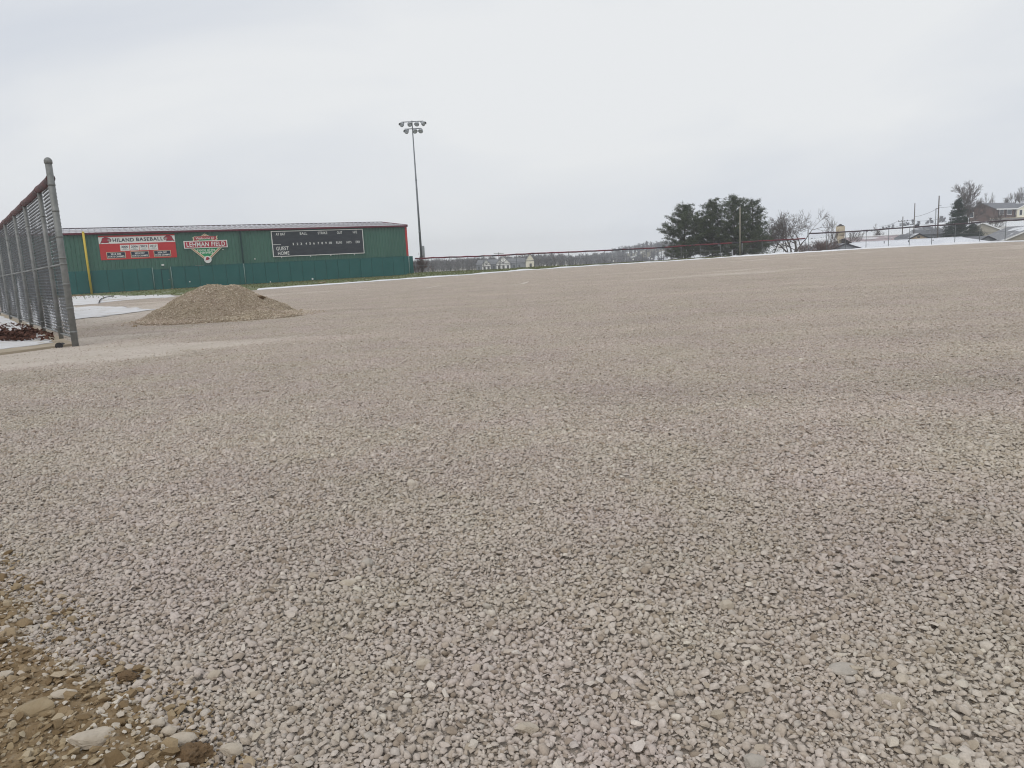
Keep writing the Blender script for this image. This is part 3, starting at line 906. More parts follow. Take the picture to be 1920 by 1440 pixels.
m_wire_far = wire_material('fence_wire', (0.17, 0.17, 0.18), (0.12, 0.12, 0.13), False)
nf = thing('chain_link_fence', 'tall grey chain-link fence with maroon top cap at the left edge', 'fence')
near_s = [0.0] + [(Vector(ground(px, py, 0.06)) - fo).dot(FD) for px, py in [(97.7, 636), (67.6, 623), (45, 614), (28, 605.5), (14, 598)]] + [22.2]
HT = 3.32
for i, s in enumerate(near_s):
    b = fence_pt(s, 0, 0.0)
    r = 0.062 if i == 0 else 0.046
    h = HT + (0.33 if i == 0 else -0.04)
    po = MB().tube(b - Vector((0, 0, 0.15)), b + Vector((0, 0, h)), r, r, 16).build('post', m_galv, nf, True)
    if i == 0:
        cap = MB().lathe([(r + 0.012, h - 0.05), (r + 0.012, h + 0.01), (r * 0.9, h + 0.04), (r * 0.5, h + 0.062), (0.004, h + 0.068)], 16, lambda x, y, z: (b.x + x, b.y + y, b.z + z))
        cap.build('post_cap', m_galv, po, True)
        for hz in (0.30, 0.78, 1.26, 1.66, 1.78, 2.20, 2.70, 3.20):
            MB().tube(b + Vector((0, 0, hz - 0.018)), b + Vector((0, 0, hz + 0.018)), r + 0.006, r + 0.006, 16).build('tension_band', m_galv, po, True)
    else:
        for hz in (0.32, 1.62, 2.75):
            MB().tube(b + Vector((0, 0, hz - 0.012)), b + Vector((0, 0, hz + 0.012)), r + 0.005, r + 0.005, 12).build('tie_band', m_galv, po, True)
for i in range(len(near_s) - 1):
    a, b = near_s[i], near_s[i + 1]
    MB().tube(fence_pt(a, 0, 1.66), fence_pt(b, 0, 1.66), 0.021, 0.021, 8).build('mid_rail', m_galv, nf, True)
    MB().tube(fence_pt(a, 0, 0.19), fence_pt(b, 0, 0.17), 0.021, 0.021, 8).build('bottom_rail', m_galv, nf, True)
    w = woven_panel(fence_pt(a + 0.02), fence_pt(b - 0.02), 0.15, HT - 0.13, 0.072, 0.0088, 0.062, 0.006)
    w.build('wire_mesh', m_wire, nf, recalc=False)
    pts = [fence_pt(a + (b - a) * k / 24, 0.0, HT + 0.004 * math.sin(k * 1.7) - 0.012 * math.sin(math.pi * k / 24)) for k in range(25)]
    MB().path(pts, [0.075 + 0.004 * math.sin(k * 2.3) + (0.008 if k in (0, 24) else 0) for k in range(25)], 12).build('top_cap', m_maroon_cap, nf, True)

# ------------------------------------------------------------------ outfield fences
def far_fence(name, label, tops, bases, H, cap_mat, cap_r, jitter=0.02, mids=True):
    t = thing(name, label, 'fence')
    for p, b in zip(tops, bases):
        MB().tube(b - Vector((0, 0, 0.4)), Vector((b.x, b.y, p.z)), 0.036, 0.036, 8).build('post', m_galv_far, t, True)
    for i in range(len(tops) - 1):
        p, q = tops[i], tops[i + 1]
        pts = []
        for k in range(9):
            c = p.lerp(q, k / 8); c.z += jitter * fbm(c.x * 0.9, c.y * 0.9, 3, 3) - 0.03 * math.sin(math.pi * k / 8)
            pts.append(c)
        MB().path(pts, [cap_r * (1 + 0.18 * fbm(c.x * 1.3, c.y, 8, 2)) for c in pts], 8).build('top_cap', cap_mat, t, True)
        if mids:
            a, b = bases[i], bases[i + 1]
            MB().tube(a + Vector((0, 0, H * 0.5)), b + Vector((0, 0, H * 0.5)), 0.016, 0.016, 6).build('mid_rail', m_galv_far, t, True)
        wire_panel(bases[i], bases[i + 1], bases[i].z + 0.06, bases[i + 1].z + 0.06, H - 0.1, 0.06, 0.0028, 0.04).build('wire_mesh', m_wire_far, t, recalc=False)
    return t
lowf = far_fence('outfield_fence', 'low chain-link outfield fence with red top cap across the middle', low_top, low_base, 1.83, m_red_cap, 0.095)
tallf = far_fence('tall_outfield_fence', 'taller chain-link outfield fence with dark cap at the far right', tall_top, tall_base, 2.4, m_black_cap, 0.085)
m_white = M('white_paint', (0.78, 0.78, 0.76), (0.70, 0.70, 0.69), rough=0.6, scale=5)
for px, py in [(1022, 498), (1043, 497.5), (1150, 489.5), (1187, 486.5), (1222, 485), (818, 510)]:
    # round white tags wired to the mesh
    i = max(k for k in range(len(LOWF) - 1) if LOWF[k][0] <= px)
    t = (px - LOWF[i][0]) / (LOWF[i + 1][0] - LOWF[i][0])
    c = at(px, py, LOWF[i][2] * (1 - t) + LOWF[i + 1][2] * t)
    MB().tube(c + Vector((0, -0.10, 0)), c + Vector((0, -0.06, 0)), 0.11, 0.11, 12).build('round_tag', m_white, lowf)

# ------------------------------------------------------------------ the green hall
m_wall = M('green_sheet_metal', (0.055, 0.148, 0.110), (0.044, 0.122, 0.092), rough=0.45, scale=0.5, stretch=(1, 1, 0.15), spec=0.4)
m_pad = M('teal_padding', (0.012, 0.098, 0.092), (0.016, 0.115, 0.108), rough=0.55, scale=0.6)
m_pad_dk = M('dark_seam', (0.012, 0.045, 0.045), rough=0.7)
m_trim = M('dark_red_trim', (0.145, 0.022, 0.038), (0.105, 0.02, 0.032), rough=0.45, scale=0.8)
m_trim_hot = M('bright_red_trim', (0.52, 0.045, 0.045), (0.42, 0.035, 0.04), rough=0.45, scale=1)
m_roof = M('snow_dusted_roof', (0.30, 0.285, 0.30), (0.44, 0.43, 0.45), rough=0.6, scale=0.6, col3=(0.74, 0.76, 0.79), scale3=0.16, lo3=0.42, hi3=0.56)
EAVE, LEFT, RIGHT, HALF, RISE = 6.32, -6.0, W_LEN, 9.0, 0.98
hall = thing('sports_hall', 'long dark green metal hall with padded lower wall and snowy low roof', 'building')
# ribbed sheet wall
prof = []
u = LEFT
while u < RIGHT - 0.01:
    for du, n in ((0.0, 0.0), (0.27, 0.0), (0.30, 0.05), (0.36, 0.05)):
        if u + du < RIGHT: prof.append((u + du, n))
    u += 0.392
prof.append((RIGHT, 0.0))
mb = MB()
vs = [wall(a, z, n) for z in (0.0, EAVE) for a, n in prof]; m_ = len(prof)
fs = [(i, i + 1, m_ + i + 1, m_ + i) for i in range(m_ - 1)]
mb.add(vs, fs).build('wall', m_wall, hall, recalc=False)
mb = MB()
gable = lambda e: [wall(e, -0.3, -0.02), wall(e, -0.3, -2 * HALF), wall(e, EAVE, -2 * HALF), wall(e, EAVE + RISE - 0.05, -HALF), wall(e, EAVE - 0.02, -0.02)]
for e in (LEFT, RIGHT): mb.add(gable(e), [(0, 1, 2, 3, 4)])
mb.add([wall(LEFT, -0.3, -2 * HALF), wall(RIGHT, -0.3, -2 * HALF), wall(RIGHT, EAVE, -2 * HALF), wall(LEFT, EAVE, -2 * HALF)], [(0, 1, 2, 3)])
mb.build('back_wall', m_wall, hall)
mb = MB().box(LEFT, RIGHT, 0.045, -0.04, -0.25, 0.10, lambda x, y, z: wall(x, z, y)); mb.build('footing', m_conc, hall)
# roof: a deck and separate seamed sheets
deck = MB()
deck.add([wall(LEFT - .1, EAVE + 0.02, 0.18), wall(RIGHT + .1, EAVE + 0.02, 0.18), wall(RIGHT + .1, EAVE + RISE, -HALF), wall(LEFT - .1, EAVE + RISE, -HALF), wall(RIGHT + .1, EAVE + 0.02, -2 * HALF - 0.18), wall(LEFT - .1, EAVE + 0.02, -2 * HALF - 0.18)], [(0, 1, 2, 3), (3, 2, 4, 5)])
roof = deck.build('roof', m_roof, hall)
shw = 0.61
nsh = int((RIGHT - LEFT) / shw)
mb = MB(); w = shw - 0.012
def slope(u, t, h):   # t 0 eave .. 1 ridge
    return Vector((u, 0.2 * (1 - t) - HALF * t, EAVE + 0.045 + (RISE) * t + h))
sec = [(0, 0.0), (0, 0.075), (0.045, 0.075), (0.045, 0.0), (w * 0.5, 0.012), (w, 0.0)]
vs = []
for t in (0, 1):
    for a, h in sec: vs.append(slope(a, t, h))
k6 = len(sec)
mb.add([(v.x, v.y, v.z) for v in vs], [(i, i + 1, k6 + i + 1, k6 + i) for i in range(k6 - 1)] + [tuple(range(k6))])
sheet = mb.mesh('roof_sheet'); sheet.materials.append(m_roof)
Mw = Matrix((( W_U.x, W_N.x, 0, W_O.x), (W_U.y, W_N.y, 0, W_O.y), (0, 0, 1, W_O.z), (0, 0, 0, 1)))
for i in range(nsh + 1):
    o = link('roof_sheet', sheet, None, roof)
    o.matrix_world = Mw @ Matrix.Translation((LEFT + i * shw, 0, 0))
MB().box(LEFT - .1, RIGHT + .1, -HALF - 0.25, -HALF + 0.25, EAVE + RISE + 0.03, EAVE + RISE + 0.14, lambda x, y, z: wall(x, z, y)).build('ridge_cap', m_black_cap, roof)
MB().box(LEFT - .12, RIGHT + .12, 0.19, 0.32, EAVE - 0.13, EAVE + 0.06, lambda x, y, z: wall(x, z, y)).build('gutter', m_trim, hall)
MB().box(LEFT - .1, RIGHT + .1, 0.05, 0.185, EAVE - 0.17, EAVE - 0.02, lambda x, y, z: wall(x, z, y)).build('soffit', m_black_cap, hall)
MB().prism([(0.2, EAVE + 0.14), (-HALF, EAVE + RISE + 0.14), (-HALF, EAVE + RISE - 0.12), (0.2, EAVE - 0.12)], RIGHT + 0.10, RIGHT + 0.16, lambda a, b, c: wall(c, b, a)).build('rake_trim', m_trim, hall)
MB().box(RIGHT - 0.20, RIGHT + 0.06, -0.05, 0.075, 2.2, EAVE - 0.17, lambda x, y, z: wall(x, z, y)).build('corner_trim', m_trim_hot, hall)
# padding, panel by panel, with the plain door bay between px 287 and 323
PADH = 2.42
uD0, _ = W(289, 543); uD1, _ = W(324, 541)
pad_us = []
pw = 1.46
u = uD0
while u - pw > LEFT: pad_us.append((u - pw, u)); u -= pw
u = uD1
while u < RIGHT - 0.3: pad_us.append((u, min(u + pw, RIGHT + 0.05))); u += pw
pad_us.append((RIGHT + 0.07, RIGHT + 0.62))
for i, (a, b) in enumerate(pad_us):
    h = PADH + random.uniform(-0.012, 0.012); th = 0.115 + random.uniform(-0.01, 0.01)
    g = 0.014
    mb = MB()
    mb.prism([(a + g, 0.06), (b - g, 0.06), (b - g, h), (a + g, h)], 0.05, th, lambda x, y, z: wall(x, y, z))
    o = mb.build('wall_pad', m_pad, hall)
    bv = o.modifiers.new('soft_edge', 'BEVEL'); bv.width = 0.022; bv.segments = 2
MB().box(uD1, RIGHT, 0.06, 0.135, PADH + 0.02, PADH + 0.06, lambda x, y, z: wall(x, z, y)).build('pad_rail', m_pad, hall)
MB().box(*[W(366, 503)[0], W(382, 502)[0]], 0.136, 0.145, PADH + 0.02, PADH + 0.065, lambda x, y, z: wall(x, z, y)).build('rail_strip', m_galv, hall)
# door bay: low pad on both sides of a flush door
uE0, uE1 = W(306.5, 542)[0], W(322, 541)[0]
MB().box(uD0 + 0.02, uE0 - 0.05, 0.05, 0.09, 0.05, 2.25, lambda x, y, z: wall(x, z, y)).build('low_pad', m_pad, hall)
door = MB().box(uE0 + 0.03, uE1 - 0.05, 0.05, 0.075, 0.05, 2.2, lambda x, y, z: wall(x, z, y)).build('door', m_pad, hall)
mb = MB()
mb.box(uE0 - 0.04, uE0 + 0.03, 0.05, 0.095, 0.05, 2.27, lambda x, y, z: wall(x, z, y))
mb.box(uE0 + 0.03, uE1 - 0.05, 0.05, 0.095, 2.2, 2.27, lambda x, y, z: wall(x, z, y))
mb.build('frame', m_pad_dk, door)
MB().box(uE1 - 0.22, uE1 - 0.12, 0.076, 0.12, 1.0, 1.08, lambda x, y, z: wall(x, z, y)).build('handle', m_galv, door)
m_pole_pale = M('pale_green_post', (0.24, 0.34, 0.32), (0.18, 0.27, 0.26), rough=0.5, scale=3)
for px, py in ((290.5, 543), (324.5, 541)):
    u = W(px, py)[0]
    MB().tube(wall(u, 0, 0.18), wall(u, PADH + 0.05, 0.18), 0.04, 0.04, 8).build('door_post', m_pole_pale, hall, True)
u = W(305.5, 500.5)[0]
lf = MB().box(u - 0.13, u + 0.13, 0.05, 0.2, 2.62, 2.78, lambda x, y, z: wall(x, z, y)).build('wall_light', m_white, hall)
# downpipes
uP = W(460.5, 534)[0]
MB().box(uP - 0.06, uP + 0.06, 0.05, 0.16, PADH, EAVE - 0.17, lambda x, y, z: wall(x, z, y)).build('downpipe', m_pad_dk, hall)
MB().tube(wall(uP, 0.02, 0.19), wall(uP, PADH + 0.02, 0.19), 0.045, 0.045, 8).build('downpipe', m_pole_pale, hall, True)
MB().tube(wall(RIGHT - 0.02, 0.02, 0.2), wall(RIGHT - 0.02, PADH, 0.2), 0.04, 0.04, 8).build('downpipe', m_pole_pale, hall, True)
for px, py, s, nn in ((585.5, 523, 0.12, 0.12), (506.5, 528.7, 0.075, 0.12), (355.6, 528.2, 0.075, 0.12), (477.8, 485.5, 0.08, 0.035), (418, 468, 0.07, 0.035)):
    u, v = W(px, py)
    MB().tube(wall(u, v, nn), wall(u, v, nn + 0.05), s, s * 0.8, 10).build('white_fitting', m_white, hall)

# ------------------------------------------------------------------ lettering
def text_mesh(s, bold=0.0, shear=0.0, space=1.0):
    cu = bpy.data.curves.new('letters', 'FONT'); cu.body = s; cu.size = 1.0; cu.offset = bold; cu.shear = shear
    cu.space_character = space; cu.resolution_u = 3
    ob = bpy.data.objects.new('letters', cu)
    COL.objects.link(ob)
    bpy.context.view_layer.update()
    me = bpy.data.meshes.new_from_object(ob.evaluated_get(bpy.context.evaluated_depsgraph_get()))
    bpy.data.objects.remove(ob); bpy.data.curves.remove(cu)
    v = np.array([p.co[:2] for p in me.vertices]); f = [tuple(p.vertices) for p in me.polygons]
    bpy.data.meshes.remove(me)
    v -= v.min(0); v /= np.maximum(v.max(0), 1e-6)
    return v, f
def lettering(s, u0, u1, v0, v1, n, mat, parent, bold=0.02, shear=0.0, space=1.0, tilt=0.0):
    v, f = text_mesh(s, bold, shear, space)
    mb = MB().add([wall(u0 + a * (u1 - u0), v0 + b * (v1 - v0) + tilt * a, n) for a, b in v], f)
    o = mb.build('lettering', mat, parent, recalc=False)
    return o
m_bred = M('banner_red', (0.56, 0.040, 0.042), (0.50, 0.036, 0.040), rough=0.6, scale=0.6)
m_bwhite = M('banner_white', (0.80, 0.78, 0.76), (0.74, 0.72, 0.70), rough=0.6, scale=0.8)
m_navy = M('banner_navy', (0.018, 0.028, 0.055), (0.024, 0.034, 0.062), rough=0.6, scale=1)
m_boardblk = M('board_black', (0.030, 0.034, 0.044), (0.045, 0.050, 0.060), rough=0.55, scale=1.2, stretch=(1, 1, 3))
m_cream = M('sign_cream', (0.68, 0.62, 0.44), (0.62, 0.56, 0.40), rough=0.6, scale=1)
m_sgreen = M('sign_green', (0.015, 0.30, 0.115), (0.012, 0.26, 0.10), rough=0.6, scale=1)
m_smaroon = M('sign_red', (0.42, 0.030, 0.055), (0.34, 0.028, 0.05), rough=0.6, scale=1)
m_beak = M('emblem_grey', (0.42, 0.43, 0.42), (0.36, 0.37, 0.36), rough=0.6)
def quad_uv(cs):
    q = [W(px, py) for px, py in cs]            # TL, TR, BR, BL
    return (q[0][0] + q[3][0]) / 2, (q[1][0] + q[2][0]) / 2, (q[2][1] + q[3][1]) / 2, (q[0][1] + q[1][1]) / 2
def plate(u0, u1, v0, v1, a, b, name, mat, parent):
    return MB().prism([(u0, v0), (u1, v0), (u1, v1), (u0, v1)], a, b, lambda x, y, z: wall(x, y, z)).build(name, mat, parent)
BIRD = [(0.0, 0.0), (0.16, 0.45), (0.22, 0.80), (0.45, 1.0), (0.70, 0.95), (0.88, 0.78), (1.0, 0.58), (0.97, 0.32), (0.88, 0.22), (0.80, 0.34), (0.72, 0.22), (0.82, 0.0), (0.62, 0.10), (0.40, 0.06), (0.22, 0.10)]
BEAK = [(0.62, 0.55), (0.78, 0.66), (0.93, 0.60), (0.97, 0.34), (0.89, 0.27), (0.84, 0.42), (0.72, 0.44)]
def bird(u0, u1, v0, v1, n, parent, flip=False, outline=True):
    def pl(poly, nn, mat, name, g=0.0):
        cu_, cv_ = 0.5, 0.5
        pts = []
        for a, b in poly:
            a, b = cu_ + (a - cu_) * (1 + g), cv_ + (b - cv_) * (1 + g)
            if flip: a = 1 - a
            pts.append(wall(u0 + a * (u1 - u0), v0 + b * (v1 - v0), nn))
        MB().add(pts, [tuple(range(len(pts)))]).build(name, mat, parent)
    if outline: pl(BIRD, n, m_navy, 'emblem_outline', 0.14)
    pl(BIRD, n + 0.006, m_smaroon, 'emblem')
    pl(BEAK, n + 0.012, m_beak if outline else m_navy, 'emblem_beak')
# champions banner
u0, u1, v0, v1 = quad_uv([(183.2, 442.5), (326.9, 438.6), (331.9, 482.3), (189.9, 488)])
ban = thing('banner', 'red and white championship banner with dark slab lettering on the hall', 'banner')
bu = lambda a: u0 + a * (u1 - u0)
bv_ = lambda b: v1 - b * (v1 - v0)
plate(u0, u1, v0, v1, 0.036, 0.06, 'backing', m_bred, ban)
plate(bu(0.0), bu(1.0), bv_(0.335), bv_(0.06), 0.061, 0.066, 'white_band', m_bwhite, ban)
lettering('HILAND', bu(0.178), bu(0.452), bv_(0.270), bv_(0.118), 0.072, m_navy, ban, 0.028, 0.0, 1.12)
lettering('BASEBALL', bu(0.482), bu(0.840), bv_(0.262), bv_(0.110), 0.072, m_navy, ban, 0.028, 0.0, 1.12)
bird(bu(0.022), bu(0.155), bv_(0.305), bv_(0.075), 0.070, ban)
bird(bu(0.853), bu(0.985), bv_(0.290), bv_(0.060), 0.070, ban, True)
for a, y in zip((0.262, 0.388, 0.512, 0.638), ('2000', '2006', '2012', '2017')):
    c = plate(bu(a), bu(a + 0.118), bv_(0.648), bv_(0.398), 0.061, 0.067, 'year_card', m_bwhite, ban)
    lettering(y, bu(a + 0.014), bu(a + 0.104), bv_(0.525), bv_(0.432), 0.071, m_navy, c, 0.03)
    lettering('STATE', bu(a + 0.036), bu(a + 0.082), bv_(0.575), bv_(0.545), 0.071, m_navy, c, 0.015)
    lettering('RUNNER-UP', bu(a + 0.016), bu(a + 0.102), bv_(0.622), bv_(0.590), 0.071, m_navy, c, 0.015)
for a, b, y in ((0.083, 0.313, '2016 DIII'), (0.394, 0.620, '2023 DIV'), (0.698, 0.914, '2024 DIV')):
    o = plate(bu(a - 0.007), bu(b + 0.007), bv_(0.945), bv_(0.685), 0.061, 0.066, 'card_border', m_cream, ban)
    c = plate(bu(a), bu(b), bv_(0.93), bv_(0.70), 0.067, 0.071, 'champion_card', m_navy, ban)
    w_ = b - a
    lettering(y, bu(a + 0.20 * w_), bu(a + 0.78 * w_), bv_(0.805), bv_(0.730), 0.075, m_bwhite, c, 0.03)
    lettering('STATE CHAMPS', bu(a + 0.05 * w_), bu(a + 0.95 * w_), bv_(0.905), bv_(0.835), 0.075, m_bwhite, c, 0.03)
# scoreboard
u0, u1, v0, v1 = quad_uv([(508.2, 434.5), (677.8, 430.9), (681.5, 474.8), (513.3, 479.8)])
sb = thing('scoreboard', 'long black scoreboard with white frame and white headings on the hall', 'scoreboard')
bu = lambda a: u0 + a * (u1 - u0)
bv_ = lambda b: v1 - b * (v1 - v0)
plate(u0, u1, v0, v1, 0.036, 0.16, 'panel', m_boardblk, sb)
fw = 0.075
for q in ((u0 - fw, u1 + fw, v1, v1 + fw), (u0 - fw, u1 + fw, v0 - fw, v0), (u0 - fw, u0, v0, v1), (u1, u1 + fw, v0, v1)):
    plate(*q, 0.036, 0.19, 'frame', m_white, sb)
for s, a, b, t, q in (('AT BAT', .041, .143, .05, .155), ('BALL', .298, .377, .045, .15), ('STRIKE', .494, .600, .045, .155), ('OUT', .709, .768, .05, .16), ('H/E', .892, .940, .045, .155), ('RUNS', .690, .758, .475, .575), ('HITS', .810, .866, .475, .575), ('ERR', .916, .965, .475, .575), ('GUEST', .032, .163, .61, .765), ('HOME', .045, .165, .81, .955)):
    lettering(s, bu(a), bu(b), bv_(q), bv_(t), 0.166, m_white, sb, 0.012, 0.0, 1.08)
for s, a in zip(('1', '2', '3', '4', '5', '6', '7', '8', '9', '10'), (.217, .262, .303, .357, .399, .442, .491, .533, .575, .626)):
    w_ = 0.016 if s == '10' else (0.005 if s == '1' else 0.008)
    lettering(s, bu(a - w_), bu(a + w_), bv_(.572), bv_(.475), 0.166, m_white, sb, 0.02)
plate(bu(0), bu(0.085), bv_(.528), bv_(.512), 0.161, 0.166, 'rule', m_white, sb)
for a in (0.08, 0.395, 0.62, 0.89):
    plate(bu(a) - 0.04, bu(a) + 0.04, v0 - fw - 0.16, v0 - fw - 0.002, 0.036, 0.09, 'bracket', m_white, sb)
# welcome sign
ws = thing('welcome_sign', 'green diamond welcome sign with red name bar and white ball on the hall', 'sign')
def cw(pts): return [W(335 + x / 19.2, 430 + y / 19.2) for x, y in pts]
def poly_plate(pts, a, b, name, mat, scale=1.0, centre=None):
    if centre:
        c = cw([centre])[0]; pts = [(c[0] + (p[0] - c[0]) * scale, c[1] + (p[1] - c[1]) * scale) for p in pts]
    return MB().prism(pts, a, b, lambda x, y, z: wall(x, y, z)).build(name, mat, ws)
dia = cw([(925, 150), (1655, 545), (1045, 1170), (300, 600)])
poly_plate(dia, 0.036, 0.10, 'diamond_border', m_cream, 1.0)
poly_plate(dia, 0.101, 0.105, 'diamond_line', m_smaroon, 0.935, (975, 615))
poly_plate(dia, 0.106, 0.110, 'diamond_inner_border', m_cream, 0.895, (975, 615))
poly_plate(dia, 0.111, 0.115, 'diamond_field', m_sgreen, 0.80, (975, 615))
rib = cw([(485, 300), (560, 258), (790, 243), (1130, 240), (1290, 245), (1395, 225), (1370, 285), (1402, 355), (1330, 385), (1180, 362), (930, 352), (740, 372), (640, 400), (505, 425), (515, 350)])
poly_plate(rib, 0.116, 0.135, 'ribbon_edge', m_cream)
poly_plate(rib, 0.136, 0.141, 'ribbon', m_smaroon, 0.90, (940, 315))
q0, q1 = cw([(610, 365), (1275, 345)]); q2 = cw([(610, 285)])[0]
lettering('Welcome to', q0[0], q1[0], q0[1] - 0.02, q2[1], 0.146, m_bwhite, ws, 0.012, 0.25)
bar = quad_uv([(343.3, 452.4), (424.8, 449.8), (426.7, 463.3), (345.2, 466.5)])
c_ = plate(*bar, 0.142, 0.20, 'name_bar_border', m_bwhite, ws)
bw, bh = bar[1] - bar[0], bar[3] - bar[2]
c_ = plate(bar[0] + 0.022 * bw, bar[1] - 0.022 * bw, bar[2] + 0.10 * bh, bar[3] - 0.10 * bh, 0.201, 0.206, 'name_bar', m_smaroon, ws)
lettering('LEHMAN FIELD', bar[0] + 0.06 * bw, bar[1] - 0.055 * bw, bar[2] + 0.20 * bh, bar[3] - 0.19 * bh, 0.211, m_white, ws, 0.018, 0.0, 1.08)
q0, q1 = cw([(670, 785), (1310, 765)]); q2 = cw([(670, 690)])[0]
lettering('Home of the', q0[0], q1[0], q1[1] - 0.02, q2[1] - 0.03, 0.120, m_bwhite, ws, 0.012)
q0, q1 = cw([(780, 885), (1235, 875)]); q2 = cw([(780, 800)])[0]
lettering('HAWKS', q0[0], q1[0], q1[1], q2[1], 0.120, m_bwhite, ws, 0.012)
bc = cw([(1040, 1085)])[0]; rr = abs(cw([(1185, 1085)])[0][0] - bc[0]) * 0.94
MB().prism([(bc[0] + rr * math.cos(t * math.pi / 14), bc[1] + rr * math.sin(t * math.pi / 14)) for t in range(28)], 0.12, 0.20, lambda x, y, z: wall(x, y, z)).build('ball', m_white, ws)
bird(bc[0] - rr * 0.66, bc[0] + rr * 0.52, bc[1] - rr * 0.25, bc[1] + rr * 0.70, 0.204, ws, False, False)
# foul pole
m_yellow = M('pole_yellow', (0.62, 0.47, 0.07), (0.55, 0.41, 0.06), rough=0.5, scale=2)
u, _ = W(172, 550)
b0, b1 = wall(u, -0.1, 0.42), wall(u, EAVE + 0.1, 0.42)
fp = thing('foul_pole', 'yellow foul pole standing against the green hall', 'pole')
MB().tube(b0, b1, 0.115, 0.115, 14).build('post', m_yellow, fp, True)
MB().lathe([(0.125, -0.02), (0.125, 0.05), (0.02, 0.09)], 14, lambda x, y, z: (b1.x + x, b1.y + y, b1.z + z)).build('cap', m_yellow, fp)
# small heap and edging near the wall
rock(605, 531, 0.30, m_rock_tan, 'small tan heap of soil on the grass below the scoreboard', 41, 0.35, 1.6)
rock(650, 529.5, 0.16, m_rock_tan, 'little soil mound right of the tan heap on the grass', 42, 0.3, 1.8)
m_clay = M('red_clay', (0.30, 0.10, 0.06), (0.24, 0.085, 0.05), scale=3)
pc = [ground(px, py, -0.02) for px, py in [(134, 557), (165, 554.5), (172, 553.8), (150, 554.6), (134, 555.3)]]
mb = MB().add([(p.x, p.y, zverge(p.x, p.y) + 0.03) for p in pc], [(0, 1, 2, 3, 4)])
tag(mb.build('clay_strip', m_clay), kind='structure')
# a black hose in the snow
hp = [(186, 569.5), (187.5, 565), (191, 561.5), (200, 558.5), (214, 557)]
mb = MB().path([ground(px, py, 0) + Vector((0, 0, 0.07)) for px, py in hp], 0.03, 6)
tag(mb.build('hose', m_black, smooth_=True), 'dark hose curling out of the snow before the hall', 'hose')

# ------------------------------------------------------------------ floodlight pole
m_pole = M('dark_galvanised_pole', (0.20, 0.215, 0.235), (0.15, 0.165, 0.18), rough=0.5, scale=0.6, metal=0.2)
m_lamp = M('lamp_housing', (0.42, 0.44, 0.46), (0.32, 0.34, 0.36), rough=0.4, scale=3, metal=0.3)
m_glass = M('lamp_glass', (0.52, 0.55, 0.57), (0.44, 0.47, 0.49), rough=0.25, scale=3)
lp = thing('floodlight_pole', 'tall steel floodlight pole with seven lamps behind the low fence', 'light pole')
b = at(792, 508, 105); b.z = zland(b.x, b.y)
tp = at(771.5, 233.5, 105); top_z = tp.z
MB().tube(b - Vector((0, 0, 0.3)), Vector((b.x, b.y, top_z + 0.5)), 0.185, 0.065, 14).build('mast', m_pole, lp, True)
MB().tube(b, b + Vector((0, 0, 0.35)), 0.30, 0.28, 14).build('base_collar', m_pole, lp, True)
for z in (5.6, 11.4, 12.6):
    MB().tube(Vector((b.x, b.y, z)), Vector((b.x, b.y, z + 0.18)), 0.205 - 0.0065 * z, 0.205 - 0.0065 * z, 12).build('joint_band', m_pole, lp, True)
bx0, bx1 = at(796, 461, 105), at(797.5, 486, 105)
MB().box(b.x + 0.14, b.x + 0.50, b.y - 0.22, b.y + 0.12, bx1.z, bx0.z).build('control_box', m_lamp, lp)
def lamp(c, az, dip, r=0.31):
    ax = Vector((math.sin(az) * math.cos(dip), -math.cos(az) * math.cos(dip), -math.sin(dip)))   # where it shines
    q = ax.to_track_quat('Z', 'Y').to_matrix()
    fr = lambda x, y, z: tuple(c + q @ Vector((x, y, z)))
    l = MB().lathe([(0.05, -0.42), (0.11, -0.40), (0.13, -0.24), (0.20, -0.18), (0.30, -0.02), (r, 0.14), (r + 0.02, 0.16), (r + 0.02, 0.19)], 16, fr).build('lamp', m_lamp, lp, True)
    MB().lathe([(0.001, 0.205), (r * 0.6, 0.20), (r, 0.192)], 16, fr).build('lens', m_glass, l, True)
    hood = MB()
    vs, fs = [], []
    for k in range(9):
        t = math.pi * (k / 8)
        for z in (0.15, 0.42 - 0.10 * abs(math.cos(t))):
            vs.append(fr((r + 0.03) * math.cos(t), (r + 0.03) * math.sin(t), z))
    for k in range(8): fs.append((2 * k, 2 * k + 2, 2 * k + 3, 2 * k + 1))
    hood.add(vs, fs).build('visor', m_lamp, l, True)
for zc, xs_, span in ((top_z + 0.30, (-1.32, -0.32, 0.68, 1.50), 1.42), (top_z - 0.62, (-0.75, 0.32, 1.15), 1.05)):
    sh = 0.10
    MB().box(b.x - span, b.x + span + 0.1, b.y - 0.16, b.y - 0.06, zc, zc + 0.10).build('crossarm', m_pole, lp)
    for k, x in enumerate(xs_):
        c = Vector((b.x + x, b.y - 0.30, zc - 0.26))
        MB().tube((b.x + x, b.y - 0.11, zc), c + Vector((0, 0.12, 0.05)), 0.035, 0.035, 6).build('bracket', m_pole, lp)
        lamp(c, (-0.55, 0.35, -0.15, 0.8)[k % 4] + 0.1 * (k % 2), R(28 + 7 * (k % 3)))

